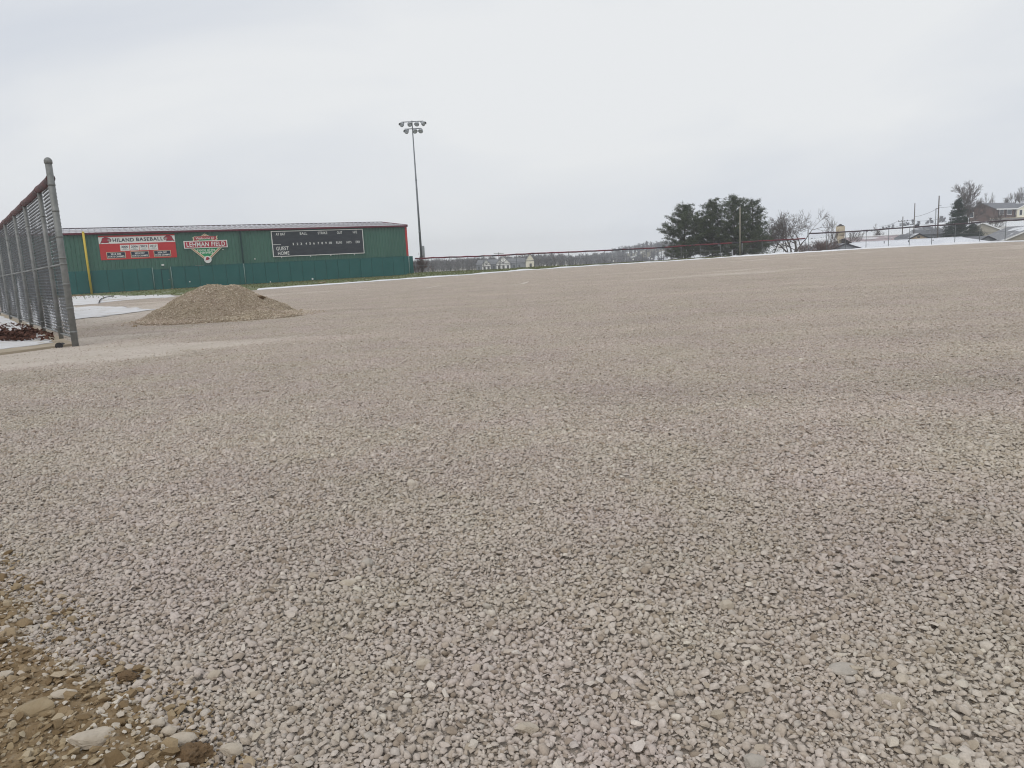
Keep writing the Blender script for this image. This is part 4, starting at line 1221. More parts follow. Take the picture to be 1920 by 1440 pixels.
# slim beige pole in front of the pines, with a short post beside it
m_beige = M('beige_pole', (0.42, 0.38, 0.32), (0.34, 0.31, 0.26), rough=0.6, scale=2)
t = at(1387.5, 389, 103.5); bb = at(1386.2, 479, 103.5)
fpz = thing('foul_pole', 'slim beige pole standing before the dark pines', 'pole')
MB().tube((t.x, t.y, bb.z - 0.2), (t.x, t.y, t.z), 0.07, 0.055, 10).build('post', m_beige, fpz, True)
MB().lathe([(0.075, 0), (0.075, 0.06), (0.01, 0.11)], 10, lambda x, y, z: (t.x + x, t.y + y, t.z + z)).build('cap', m_beige, fpz)
t = at(1391.5, 456, 103.2); bb = at(1391, 479, 103.2)
o = thing('gate_post', 'short grey post close beside the slim beige pole', 'post')
MB().tube((t.x, t.y, bb.z - 0.2), (t.x, t.y, t.z), 0.05, 0.05, 10).build('post', m_galv_far, o, True)
MB().box(t.x - 0.02, t.x + 0.22, t.y - 0.1, t.y + 0.05, bb.z + 0.1, bb.z + 0.45).build('latch_box', m_black, o)

# ------------------------------------------------------------------ trees
m_bark = M('bare_bark', (0.105, 0.090, 0.078), (0.07, 0.060, 0.052), rough=0.95, scale=3)
m_twig = M('bare_twigs', (0.125, 0.105, 0.092), (0.085, 0.070, 0.062), rough=0.95, scale=2)
m_needle = M('pine_needles', (0.036, 0.053, 0.028), (0.085, 0.104, 0.054), rough=0.85, scale=1.4, bump=0.0)
m_spruce = M('spruce_needles', (0.018, 0.032, 0.020), (0.034, 0.052, 0.033), rough=0.85, scale=1.4)
def bare_tree(name, label, base, height, spread, seed, trunk_r, stems=1, depth=5, group=None, upright=0.5, fork=0.28, kids=(3, 4), twig=0.010, cat='tree', m_b=None, m_t=None):
    r = random.Random(seed)
    root = thing(name, label, cat, group)
    root.location = base
    tr, cr = MB(), MB()
    def grow(p, d, L, rad, lev):
        n = 3 if lev < 3 else 2
        pts, q, dd = [p], p.copy(), d.copy()
        for k in range(n):
            dd = (dd + Vector((r.gauss(0, .13), r.gauss(0, .13), r.gauss(0, .07) + 0.05 * upright))).normalized()
            q = q + dd * (L / n); pts.append(q.copy())
        r1 = rad * 0.62
        (tr if lev < 2 else cr).path(pts, [rad + (r1 - rad) * k / n for k in range(n + 1)], 6 if lev < 2 else (4 if lev < 4 else 3))
        if lev >= depth: return
        m = r.randint(*kids)
        for k in range(m):
            t = 1.0 if k == 0 else r.uniform(0.35, 1.0)
            i = min(n - 1, int(t * n)); f = t * n - i
            o = pts[i].lerp(pts[i + 1], min(1, f))
            az = r.uniform(0, 6.283) + k * 2.4
            el = r.uniform(0.25, 0.75) if k else r.uniform(0.0, 0.3)
            side = dd.orthogonal().normalized(); side.rotate(Matrix.Rotation(az, 3, dd).to_quaternion())
            nd = (dd * math.cos(el) + side * math.sin(el) * spread + Vector((0, 0, 0.25 * upright))).normalized()
            grow(o, nd, L * r.uniform(0.58, 0.80), max(twig, r1 * r.uniform(0.55, 0.85)), lev + 1)
    for s in range(stems):
        a = 6.283 * s / max(1, stems) + r.uniform(0, 1)
        d = Vector((math.cos(a) * 0.35 * (stems > 1), math.sin(a) * 0.35 * (stems > 1), 1)).normalized()
        grow(Vector((0, 0, -0.3)), d, height * fork * 1.15, trunk_r, 0)
    # scale to the wanted height
    zmax = max(v[2] for v in tr.v + cr.v); k = height / zmax
    for mbx in (tr, cr): mbx.v = [(x * k, y * k, z * k) for x, y, z in mbx.v]
    tr.build('trunk', m_b or m_bark, root, True)
    cr.build('crown', m_t or m_twig, root, recalc=False)
    return root
def pine_tree(name, label, base, height, width, seed, low=0.05, mat=None, conic=False, group=None, clumps=1.0):
    r = random.Random(seed)
    root = thing(name, label, 'tree', group); root.location = base
    lean = Vector((r.gauss(0, .02), r.gauss(0, .02), 1))
    MB().path([lean * (height * k / 8) for k in range(9)], [0.17 * height / 9 * (1 - 0.9 * k / 8) + 0.015 for k in range(9)], 8).build('trunk', m_bark, root, True)
    br, cr = MB(), MB()
    def clump(c, s, out):
        for k in range(int(20 * clumps)):
            d = Vector((r.gauss(0, 1), r.gauss(0, 1), r.gauss(0.25, 0.9))).normalized()
            L = s * r.uniform(0.55, 1.1); o = c + Vector((r.gauss(0, 1), r.gauss(0, 1), r.gauss(0, 0.7))) * s * 0.35
            w = d.cross(Vector((r.gauss(0, 1), r.gauss(0, 1), r.gauss(0, 1)))).normalized() * s * 0.085
            cr.add([o - w, o + w, o + d * L], [(0, 1, 2)])
    z = height * low; lev = 0
    while z < height * 0.985:
        t = z / height
        if conic: reach = width * 0.5 * (1 - t) ** 0.85 + 0.10
        else: reach = width * 0.5 * max(0.06, (1 - t ** 2.1)) ** 0.62 * (0.86 + 0.14 * math.sin(9 * t + seed))
        for k in range(7 if not conic else 10):
            az = r.uniform(0, 6.283)
            L = reach * (r.uniform(0.5, 1.0) if r.random() < 0.75 else r.uniform(1.0, 1.28))
            up = (0.10 + 0.40 * t) if not conic else -0.18 + 0.3 * t
            d = Vector((math.cos(az), math.sin(az), up + r.gauss(0, 0.08)))
            o = lean * z
            tip = o + d * L + Vector((0, 0, 0.10 * L if not conic else -0.05 * L))
            mid = o.lerp(tip, 0.5) - Vector((0, 0, 0.04 * L))
            br.path([o, mid, tip], [0.030 * height / 9, 0.018 * height / 9, 0.006], 4)
            nC = max(2, int(L / 0.27))
            for q in range(nC):
                f = 0.20 + 0.84 * ((q + r.random()) / nC) ** 0.62
                c = (o.lerp(mid, f * 2) if f < 0.5 else mid.lerp(tip, f * 2 - 1))
                s_ = r.uniform(0.24, 0.40) * (height / 9) ** 0.5
                clump(c + Vector((r.gauss(0, .16), r.gauss(0, .16), r.gauss(0.05, .10))), s_, d)
        z += height * (0.028 if not conic else 0.035) * r.uniform(0.7, 1.3); lev += 1
    br.build('branches', m_bark, root, recalc=False)
    cr.build('crown', mat or m_needle, root, recalc=False)
    return root
def stand(px, Y, dz=0.0):
    p = at(px, 470, Y); return Vector((p.x, p.y, zland(p.x, p.y) + dz))
def height_to(px, py, Y, base): return at(px, py, Y).z - base.z
for px, py, Y, w, seed, lab in ((1284, 386, 113, 8.4, 3, 'leftmost of the dark pines behind the low fence'), (1336, 378, 115, 7.6, 4, 'middle pine of the dark group, open in its upper part'), (1377, 369, 112, 7.4, 8, 'tallest dark pine, right behind the slim beige pole'), (1413, 376, 114, 6.0, 12, 'rightmost pine of the group, beside the bare tree')):
    bs = stand(px, Y)
    pine_tree('pine_tree', lab, bs, height_to(px, py, Y, bs), w, seed, group='pines behind the outfield fence')
bs = stand(1487, 116); bare_tree('bare_tree', 'many-stemmed bare tree right of the pines', bs, height_to(1487, 388, 116, bs), 1.6, 5, 0.14, 4, 5, upright=0.12, kids=(3, 4), twig=0.013)
bs = stand(1449, 118); bare_tree('bare_tree', 'thin bare tree rising behind the rightmost pine', bs, height_to(1449, 393, 118, bs), 0.95, 15, 0.10, 1, 5, upright=0.6, twig=0.012)
bs = stand(1560, 128); bare_tree('bare_tree', 'slender bare tree just left of the tan bin', bs, height_to(1560, 403, 128, bs), 0.6, 25, 0.10, 2, 5, upright=1.0, twig=0.012)
bs = stand(1642, 190); bare_tree('bare_tree', 'small distant bare tree on the snow right of the tan bin', bs, height_to(1642, 418, 190, bs), 1.1, 35, 0.11, 1, 5, twig=0.016)
bs = stand(1813, 172); bare_tree('bare_tree', 'big round-crowned bare tree behind the spruce', bs, height_to(1813, 336, 172, bs), 1.0, 47, 0.26, 1, 6, upright=0.35, fork=0.24, kids=(4, 4), twig=0.017)
bs = stand(1852, 215); bare_tree('bare_tree', 'spreading bare tree behind the brick house gable', bs, height_to(1852, 360, 215, bs), 1.0, 55, 0.16, 1, 5, twig=0.018)
bs = stand(1890, 225); bare_tree('bare_tree', 'bare tree behind the roof of the brick house', bs, height_to(1890, 358, 225, bs), 0.8, 65, 0.17, 1, 5, upright=0.8, twig=0.018)
bs = stand(1916, 230); bare_tree('bare_tree', 'tall narrow bare tree at the right edge', bs, height_to(1916, 348, 230, bs), 0.45, 75, 0.16, 2, 5, upright=1.4, twig=0.018)
bs = stand(1859, 168); bare_tree('bare_tree', 'small bare tree in front of the brick house', bs, height_to(1859, 392, 168, bs), 1.0, 85, 0.12, 2, 5, twig=0.014)
m_brush = M('brown_brush', (0.16, 0.10, 0.085), (0.11, 0.075, 0.062), rough=0.95, scale=2)
for k, (px, py, Y, lab) in enumerate(((1535, 447, 111, 'brown leafless brush at the step in the fence'), (1556, 446, 113, 'brown leafless brush below the tan bin'), (1510, 452, 110, 'low brown brush left of the fence step'), (786, 473, 103, 'twiggy bush between the hall corner and the floodlight pole'))):
    bs = stand(px, Y); bare_tree('bare_bush', lab, bs, max(1.2, height_to(px, py, Y, bs)), 1.3, 91 + k, 0.035, 6, 4, upright=0.2, fork=0.35, kids=(3, 5), twig=0.010, cat='bush', m_b=m_brush, m_t=m_brush)
bs = stand(1793, 146); pine_tree('spruce_tree', 'dark conical spruce in front of the big bare tree', bs, height_to(1793, 372, 146, bs), 7.0, 21, 0.02, m_spruce, True, clumps=1.2)
bs = stand(1822, 140); pine_tree('spruce_tree', 'low dark evergreen behind the fence at the foot of the spruce', bs, height_to(1822, 420, 140, bs), 4.4, 22, 0.02, m_spruce, False)

# far woods on the other side of the valley
m_wood = M('far_wood', (0.085, 0.070, 0.068), (0.06, 0.05, 0.05), rough=0.95, scale=0.03, col3=(0.05, 0.06, 0.045), scale3=0.02, lo3=0.62, hi3=0.66)
mb = MB(); r = random.Random(5)
def twiggy(x, y, z, h):
    mb.tube((x, y, z - 0.5), (x, y, z + h * 0.62), 0.16, 0.05, 3, False)
    for k in range(34):
        t = r.uniform(0.15, 0.88); a = r.uniform(0, 6.283); L = h * 0.30 * math.sqrt(max(0.06, 1 - (2.1 * (t - 0.55)) ** 2)) + 0.35
        p = Vector((x, y, z + h * t)); q = p + Vector((math.cos(a) * L * 0.7, math.sin(a) * L * 0.7, L * r.uniform(0.35, 0.9)))
        s = Vector((-math.sin(a), math.cos(a), r.gauss(0, 0.4))) * r.uniform(0.10, 0.22)
        mb.add([p - s, p + s, q + s * 0.5, q - s * 0.5], [(0, 1, 2, 3)])
        for e in range(2):
            m1 = p.lerp(q, r.uniform(0.4, 0.9)); q2 = m1 + Vector((r.gauss(0, 1), r.gauss(0, 1), r.uniform(0.4, 1.4))) * L * 0.35
            mb.add([m1 - s * 0.7, m1 + s * 0.7, q2], [(0, 1, 2)])
for k in range(3200):
    y = r.uniform(400, 760); x = y * r.uniform(-0.80, 0.36)
    tp_ = np.interp(x / y * 1390 + 960, [-200, 700, 800, 900, 1000, 1100, 1260, 1460], [2.0, 2.4, 2.4, 2.0, 1.8, 0.2, 0.4, 2.0])
    h = (tp_ + 6.2) * r.uniform(0.72, 1.06) * (y / 600) ** 0.4
    twiggy(x, y, zland(x, y), h)
for k in range(260):
    y = r.uniform(420, 760); x = y * r.uniform(0.40, 0.62)
    twiggy(x, y, zland(x, y), r.uniform(1.6, 3.6))
tag(mb.build('far_woods', m_wood, recalc=False), 'hazy grey leafless woods across the valley', 'woods', kind='stuff')

# ------------------------------------------------------------------ houses
m_shingle = M('grey_shingle', (0.19, 0.195, 0.212), (0.145, 0.15, 0.165), rough=0.9, scale=1.0)
m_shingle_snow = M('grey_shingle_snowy', (0.17, 0.175, 0.19), (0.13, 0.135, 0.15), rough=0.9, scale=1.0, col3=(0.72, 0.74, 0.77), scale3=0.25, lo3=0.50, hi3=0.60)
m_shingle_lt = M('pale_grey_shingle', (0.27, 0.275, 0.29), (0.22, 0.225, 0.24), rough=0.9, scale=1.0, col3=(0.72, 0.74, 0.77), scale3=0.3, lo3=0.54, hi3=0.62)
m_snowroof = M('snow_roof', (0.76, 0.78, 0.82), (0.66, 0.68, 0.72), rough=0.8, scale=0.5, bump=0.05, bscale=2)
m_pinkroof = M('pinkish_metal_roof', (0.40, 0.33, 0.345), (0.34, 0.28, 0.295), rough=0.6, scale=0.4, col3=(0.68, 0.68, 0.70), scale3=0.3, lo3=0.56, hi3=0.66)
m_siding_grey = M('grey_siding', (0.30, 0.31, 0.325), (0.26, 0.27, 0.285), rough=0.8, scale=0.7, stretch=(1, 1, 6))
m_siding_beige = M('beige_siding', (0.36, 0.33, 0.27), (0.32, 0.295, 0.24), rough=0.8, scale=0.7, stretch=(1, 1, 6))
m_siding_tan = M('tan_siding', (0.55, 0.42, 0.27), (0.48, 0.37, 0.24), rough=0.8, scale=0.7)
m_siding_white = M('white_siding', (0.84, 0.84, 0.82), (0.80, 0.80, 0.78), rough=0.8, scale=0.7)
m_siding_cream = M('cream_siding', (0.80, 0.76, 0.62), (0.76, 0.72, 0.58), rough=0.8, scale=0.7)
m_brick = M('red_brick', (0.135, 0.090, 0.076), (0.105, 0.072, 0.063), rough=0.9, scale=5)
m_pane = M('window_glass', (0.030, 0.036, 0.044), (0.05, 0.056, 0.064), rough=0.15, scale=1.5, spec=0.5)
m_dark = M('dark_edge', (0.035, 0.036, 0.042), (0.05, 0.05, 0.058), rough=0.8, scale=1)
m_timber = M('dark_timber', (0.055, 0.05, 0.05), (0.08, 0.072, 0.07), rough=0.8, scale=1)

def frame_at(o, rz):
    c, s = math.cos(rz), math.sin(rz)
    return lambda x, y, z: (o.x + c * x - s * y, o.y + s * x + c * y, o.z + z)
def gable_house(name, label, ridge_pt, w, d, h_wall, rise, rz, wall_m, roof_m, trim_m, ground_z=None, over=0.25, windows=(), vent=False, group=None, snow_edge=True):
    """gable end faces the camera side (-y of the local frame); ridge_pt is the front apex of the roof"""
    hh = thing(name, label, 'house', group)
    base_z = ridge_pt.z - rise - h_wall
    fr = frame_at(Vector((ridge_pt.x, ridge_pt.y, base_z)), rz)
    hw = w / 2
    low = (ground_z - base_z - 0.3) if ground_z is not None else -0.6
    low = min(low, 0)
    MB().prism([(-hw, low), (hw, low), (hw, h_wall), (0, h_wall + rise), (-hw, h_wall)], 0.0, d, lambda u, v, y: fr(u, y, v)).build('wall', wall_m, hh)
    k = rise / hw; th = 0.10
    ro = MB()
    ro.prism([(-hw - over, h_wall - k * over + 0.01), (0, h_wall + rise + 0.01), (hw + over, h_wall - k * over + 0.01), (hw + over, h_wall - k * over + th), (0, h_wall + rise + th), (-hw - over, h_wall - k * over + th)], -over, d + over, lambda u, v, y: fr(u, y, v))
    roof_ = ro.build('roof', roof_m, hh)
    for sgn in (-1, 1):
        MB().prism([(0, h_wall + rise + th + 0.005), (sgn * (hw + over), h_wall - k * over + th + 0.005), (sgn * (hw + over), h_wall - k * over - 0.12), (0, h_wall + rise - 0.12)], -over - 0.05, -over - 0.004, lambda u, v, y: fr(u, y, v)).build('fascia', trim_m, roof_)
    for (u, v, ww, wh) in windows:
        f = MB().prism([(u - ww / 2 - .1, v - .1), (u + ww / 2 + .1, v - .1), (u + ww / 2 + .1, v + wh + .1), (u - ww / 2 - .1, v + wh + .1)], -0.05, -0.003, lambda a, b_, y: fr(a, y, b_)).build('window', m_white, hh)
        MB().prism([(u - ww / 2, v), (u + ww / 2, v), (u + ww / 2, v + wh), (u - ww / 2, v + wh)], -0.07, -0.053, lambda a, b_, y: fr(a, y, b_)).build('pane', m_pane, f)
    if vent:
        MB().prism([(-0.22, h_wall + rise * 0.38), (0.22, h_wall + rise * 0.38), (0.22, h_wall + rise * 0.62), (-0.22, h_wall + rise * 0.62)], -0.05, -0.003, lambda a, b_, y: fr(a, y, b_)).build('gable_vent', m_dark, hh)
    return hh, fr
# grey shed gable right behind the fence
p = at(1585, 457, 113)
gable_house('grey_shed', 'grey gabled shed end peeping over the yard edge below the tan bin', p, 6.6, 9, 2.4, 1.12, 0.05, m_siding_grey, m_shingle_snow, m_dark)
# long snow-covered roof
hs = thing('low_building', 'long low building with snow-covered roof right behind the tall fence', 'building')
rl, rr_ = at(1598, 456.0, 119), at(1804, 444.0, 117)
rr_.z = rl.z = 0.5 * (rl.z + rr_.z)
er = at(1862, 456.5, 114)
ez = er.z - 0.25
fl = Vector((rl.x - 4.0, rl.y - 7, ez - 0.2)); fr_ = Vector((er.x, er.y - 6.5, ez - 0.2)); bl = Vector((rl.x - 4, rl.y + 7, ez - 0.2)); br_ = Vector((er.x + 0.4, er.y + 9, ez - 0.2))
th = Vector((0, 0, 0.12))
mb = MB(); mb.add([fl, fr_, rr_, rl, bl, br_, fl - th, fr_ - th, bl - th, br_ - th], [(0, 1, 2, 3), (3, 2, 5, 4), (1, 5, 2), (0, 3, 4), (0, 6, 7, 1), (1, 7, 9, 5), (5, 9, 8, 4), (4, 8, 6, 0)])
rf = mb.build('roof', m_snowroof, hs)
MB().tube(rl + Vector((0, 0, 0.03)), rr_ + Vector((0, 0, 0.03)), 0.09, 0.09, 6).build('snow_ridge', m_snowroof, rf, True)
MB().prism([(fl.x + .4, fl.y + .4), (fr_.x - .4, fr_.y + .4), (br_.x - .4, br_.y - .4), (bl.x + .4, bl.y - .4)], ez - 3.2, ez - 0.33, lambda x, y, z: (x, y, z)).build('wall', m_siding_grey, hs)
for k in range(3):
    q = rl.lerp(rr_, 0.25 + 0.22 * k); MB().tube(q + Vector((0, -1.5, -0.5)), q + Vector((0, -1.5, 0.05 - 0.1 * k)), 0.06, 0.06, 8).build('vent_pipe', m_dark, rf)
# long pinkish roof with a tan gable
hp_ = thing('long_barn', 'long barn with pinkish metal roof beyond the snow-covered roof', 'building')
a, b = at(1583, 448.5, 138), at(1712, 438.2, 136)
a.z = b.z = 0.5 * (a.z + b.z)
fz = at(1640, 455, 131).z
mb = MB(); mb.add([a, b, (b.x, b.y - 6, fz), (a.x - 1, a.y - 6, fz), (b.x, b.y + 6, fz), (a.x - 1, a.y + 6, fz)], [(0, 1, 2, 3), (0, 1, 4, 5)])
rf = mb.build('roof', m_pinkroof, hp_)
sm = MB().path([a + Vector((0, -0.1, 0.05)), a.lerp(b, 0.3) + Vector((0, -0.1, 0.1)), a.lerp(b, 0.7) + Vector((0, -0.1, 0.08)), b + Vector((0, -0.1, 0.06))], 0.13, 6); sm.build('snow_ridge', m_snow, rf, True)
MB().box(a.x - 0.6, b.x - 0.2, a.y - 5.6, a.y + 5.6, fz - 3.6, fz - 0.06).build('wall', m_siding_grey, hp_)
ns = int((b.x - a.x) / 0.9)
for k in range(1, ns):
    x = a.x + 0.9 * k
    MB().add([(x, a.y, a.z + 0.03), (x + .05, a.y, a.z + 0.03), (x + .05, a.y - 6, fz + 0.03), (x, a.y - 6, fz + 0.03)], [(0, 1, 2, 3)]).build('roof_seam', m_shingle_snow, rf)
p = at(1722.5, 438.6, 128)
gable_house('tan_house', 'small tan gable end with dark vent left of the grey roofed house', p, 4.6, 6, 2.2, 1.05, -0.05, m_siding_tan, m_shingle_snow, m_dark, vent=True)
# grey roofed house with two skylights
hg = thing('grey_house', 'grey roofed house with two dark skylights and a chimney', 'house')
rl, rr_ = at(1722, 424.5, 152), at(1786, 420.5, 152); rl.z = rr_.z = 0.5 * (rl.z + rr_.z)
el, e_r = at(1693, 441.5, 147), at(1786, 437, 147); el.z = e_r.z = 0.5 * (el.z + e_r.z)
mb = MB(); mb.add([rl, rr_, e_r, el, (rl.x, rl.y + 5, el.z), (rr_.x, rr_.y + 5, el.z)], [(0, 1, 2, 3), (0, 4, 5, 1), (0, 3, 4), (1, 5, 2), (3, 2, 5, 4)])
rf = mb.build('roof', m_shingle_snow, hg)
MB().box(el.x + .5, e_r.x - .3, el.y + .5, rl.y + 4.5, el.z - 3.5, el.z - 0.02).build('wall', m_siding_grey, hg)
for px0, px1, py in ((1738, 1746, 428.5), (1760, 1769, 427)):
    c0, c1 = at(px0, py, 149), at(px1, py, 149)
    f_ = lambda x, t: Vector((x, rl.y + (el.y - rl.y) * t, rl.z + (el.z - rl.z) * t + 0.06))
    o = MB().add([f_(c0.x, .28), f_(c1.x, .28), f_(c1.x, .58), f_(c0.x, .58)], [(0, 1, 2, 3)]).build('skylight', m_pane, rf)
c = at(1720, 426, 151.5); MB().box(c.x - .35, c.x + .25, c.y - .3, c.y + .3, rl.z - 0.8, rl.z + 0.35).build('chimney', m_dark, rf)
for px in (1747, 1758, 1770):
    c = at(px, 440, 147); MB().box(c.x - .45, c.x + .45, el.y + .42, el.y + .49, el.z - 1.9, el.z - 0.6).build('window', m_pane, hg)
# beige houses at the right
p = at(1841, 417.8, 152)
gable_house('beige_house', 'beige gable with white edge under the brick house', p, 7.6, 9, 2.6, 1.5, 0.0, m_siding_beige, m_shingle_snow, m_white)
p = at(1851, 443.0, 119)
gable_house('grey_garage', 'small dark grey gable at the yard edge right of the snowy roof', p, 4.4, 7, 2.2, 1.05, 0.0, m_siding_grey, m_shingle, m_dark)
p = at(1948, 422.5, 117)
gable_house('beige_house', 'beige gable with white edge cut by the right border of the view', p, 11.2, 7, 2.6, 2.05, 0.0, m_siding_beige, m_shingle_lt, m_white, windows=((-3.2, 0.9, 0.9, 1.0),))
# brick house on the hill
hb = thing('brick_house', 'red brick house with grey roof up on the snowy hill', 'house')
o_ = at(1866, 408, 186)
rz = R(28)
fr = frame_at(Vector((o_.x, o_.y, o_.z)), rz)        # local x runs along the long side, y back along the gable
Lh, Dg, hw_, rs = 13.5, 6.4, 2.15, 1.45
MB().prism([(0, -1.2), (Dg, -1.2), (Dg, hw_), (Dg / 2, hw_ + rs), (0, hw_)], 0, Lh, lambda y, z, x: fr(x, y, z)).build('wall', m_brick, hb)
rf = MB()
rf.prism([(-.4, hw_ - .16), (Dg / 2, hw_ + rs + .02), (Dg + .4, hw_ - .16), (Dg + .4, hw_ - .02), (Dg / 2, hw_ + rs + .16), (-.4, hw_ - .02)], -.35, Lh + .35, lambda y, z, x: fr(x, y, z))
rf = rf.build('roof', m_shingle, hb)
MB().box(-.3, Lh + .3, -.52, -.40, hw_ - .30, hw_ - .02, fr).build('fascia', m_white, rf)
for (x, w_) in ((2.6, 1.5), (6.0, 1.9), (9.6, 1.2), (11.4, 0.9)):
    f = MB().box(x - w_ / 2 - .12, x + w_ / 2 + .12, -.06, -.004, 0.55, 1.95, fr).build('window', m_white, hb)
    MB().box(x - w_ / 2, x + w_ / 2, -.09, -.063, 0.67, 1.83, fr).build('pane', m_pane, f)
for x in (1.2, 4.4, 8.2):
    MB().box(x, x + .25, -.05, -.004, -1.0, hw_ - .3, fr).build('pilaster', m_dark, hb)
MB().box(12.6, 12.75, -.16, -.01, -.8, hw_ - .2, fr).build('downpipe', m_white, hb)
f = MB().box(-.06, -.004, 5.2, 6.2, 0.4, 1.7, fr).build('window', m_white, hb); MB().box(-.09, -.063, 5.3, 6.1, 0.5, 1.6, fr).build('pane', m_pane, f)
bw_ = thing('retaining_wall', 'grey stone retaining wall below the brick house', 'wall')
MB().box(-7.5, 19, -3.4, -2.9, -1.7, -0.35, fr).build('wall', M('grey_stone', (0.30, 0.29, 0.27), (0.24, 0.23, 0.215), scale=2), bw_)
MB().box(-7.6, 19.1, -3.5, -2.8, -0.345, -0.22, fr).build('coping', m_conc, bw_)
p = at(1927, 381, 190)
gable_house('cream_house', 'cream house with dark windows at the right edge beside the brick house', p, 5.2, 8, 2.6, 1.2, 0.0, m_siding_cream, m_shingle, m_white, windows=((-1.6, 1.0, 0.6, 1.2), (-0.5, 1.0, 0.6, 1.2), (1.2, 1.0, 0.9, 1.2)))
# tan hopper bin
m_bin = M('tan_bin', (0.47, 0.40, 0.29), (0.41, 0.35, 0.255), rough=0.6, scale=1.2, stretch=(1, 1, 3))
bn = thing('hopper_bin', 'tan hopper bin with cone bottom standing behind the fence', 'bin')
c = at(1575.5, 440, 140); zt, zm, zb_ = at(1575.5, 424.5, 140).z, at(1575.5, 443, 140).z, at(1575.5, 458, 140).z
MB().lathe([(0.78, zm), (0.78, zt)], 20, lambda x, y, z: (c.x + x, c.y + y, z)).build('drum', m_bin, bn, True)
MB().lathe([(0.20, zb_), (0.24, zb_ + 0.15), (0.78, zm - 0.004)], 20, lambda x, y, z: (c.x + x, c.y + y, z)).build('cone', m_bin, bn, True)
MB().lathe([(0.60, zt - .02), (0.60, zt + .16), (0.50, zt + .17), (0.22, zt + .30), (0.20, zt + .42)], 20, lambda x, y, z: (c.x + x, c.y + y, z)).build('lid', m_timber, bn, True)
for k in range(4):
    a = R(45 + 90 * k); x, y = c.x + .74 * math.cos(a), c.y + .74 * math.sin(a)
    MB().tube((x, y, zland(x, y) - .3), (x, y, zm + .4), 0.05, 0.05, 6).build('leg', m_bin, bn, True)

# ------------------------------------------------------------------ half-timbered house in the valley
ap = thing('apartment_house', 'low grey house with two white half-timbered gables seen through the fence', 'house')
YA = 380
gz = at(945, 504.8, YA).z
fA = lambda u, v, y: (u, YA + y, gz + v)
def pxu(px, py=500): return at(px, py, YA).x
MB().prism([(pxu(893), -1), (pxu(986), -1), (pxu(986), 3.0), (pxu(893), 3.0)], 0.6, 9.0, lambda u, v, y: fA(u, v, y)).build('wall', M('blue_grey_siding', (0.20, 0.215, 0.24), (0.17, 0.182, 0.205), rough=0.8, scale=0.4), ap)
mb = MB().add([fA(pxu(892), 2.9, 0.2), fA(pxu(987), 2.9, 0.2), fA(pxu(986), 5.2, 4.8), fA(pxu(896), 5.2, 4.8), fA(pxu(987), 2.9, 9.4), fA(pxu(892), 2.9, 9.4)], [(0, 1, 2, 3), (3, 2, 4, 5), (1, 4, 2), (0, 3, 5)])
mb.build('roof', m_shingle, ap)
def timber_gable(x0, x1, eave, apex, wall_m, braces, wins, dz=0.0, parent=ap):
    u0, u1 = pxu(x0), pxu(x1); um = 0.5 * (u0 + u1); hw = 0.5 * (u1 - u0)
    g = MB().prism([(u0, -1 + dz), (u1, -1 + dz), (u1, eave), (um, apex), (u0, eave)], -0.9, 3.5, lambda u, v, y: fA(u, v, y)).build('gable', wall_m, parent)
    k = (apex - eave) / hw
    for s in (-1, 1):
        MB().prism([(um, apex + .02), (um + s * (hw + .4), eave - k * .4 + .02), (um + s * (hw + .4), eave - k * .4 + .30), (um, apex + .32)], -1.3, 4.8, lambda u, v, y: fA(u, v, y)).build('roof_slope', m_shingle, g)
    bars = [((u0, eave - .12), (u1, eave - .12))]
    if braces: bars += [((um, eave), (um, apex - .2)), ((um, eave), (um - hw * .5, eave + (apex - eave) * .5)), ((um, eave), (um + hw * .5, eave + (apex - eave) * .5)), ((u0, eave - .9), (u1, eave - .9))]
    for p_, q_ in bars:
        d = Vector((q_[0] - p_[0], q_[1] - p_[1])).normalized(); n_ = Vector((-d.y, d.x)) * 0.12
        MB().prism([(p_[0] + n_.x, p_[1] + n_.y), (q_[0] + n_.x, q_[1] + n_.y), (q_[0] - n_.x, q_[1] - n_.y), (p_[0] - n_.x, p_[1] - n_.y)], -0.98, -0.905, lambda u, v, y: fA(u, v, y)).build('timber', m_timber, g)
    for t in wins:
        u = u0 + t * (u1 - u0)
        f = MB().prism([(u - .55, .25 + dz), (u + .55, .25 + dz), (u + .55, 1.9 + dz), (u - .55, 1.9 + dz)], -1.0, -0.905, lambda a_, b_, y: fA(a_, b_, y)).build('window', m_timber, g)
        MB().prism([(u - .42, .4 + dz), (u + .42, .4 + dz), (u + .42, 1.75 + dz), (u - .42, 1.75 + dz)], -1.03, -1.003, lambda a_, b_, y: fA(a_, b_, y)).build('pane', m_pane, f)
timber_gable(904, 920, 2.75, 5.1, m_siding_white, True, (0.28, 0.75))
timber_gable(931, 957, 3.0, 6.4, m_siding_white, True, (0.18, 0.5, 0.82))
for px in (898, 926, 964, 974):
    u = pxu(px); MB().prism([(u - .45, .5), (u + .45, .5), (u + .45, 1.9), (u - .45, 1.9)], 0.52, 0.597, lambda a_, b_, y: fA(a_, b_, y)).build('window', m_pane, ap)
ch = thing('cream_house', 'small cream house with steep gable right of the half-timbered one', 'house')
timber_gable(986, 1002.5, 3.7, 7.0, m_siding_cream, False, (0.55,), 0.3, ch)

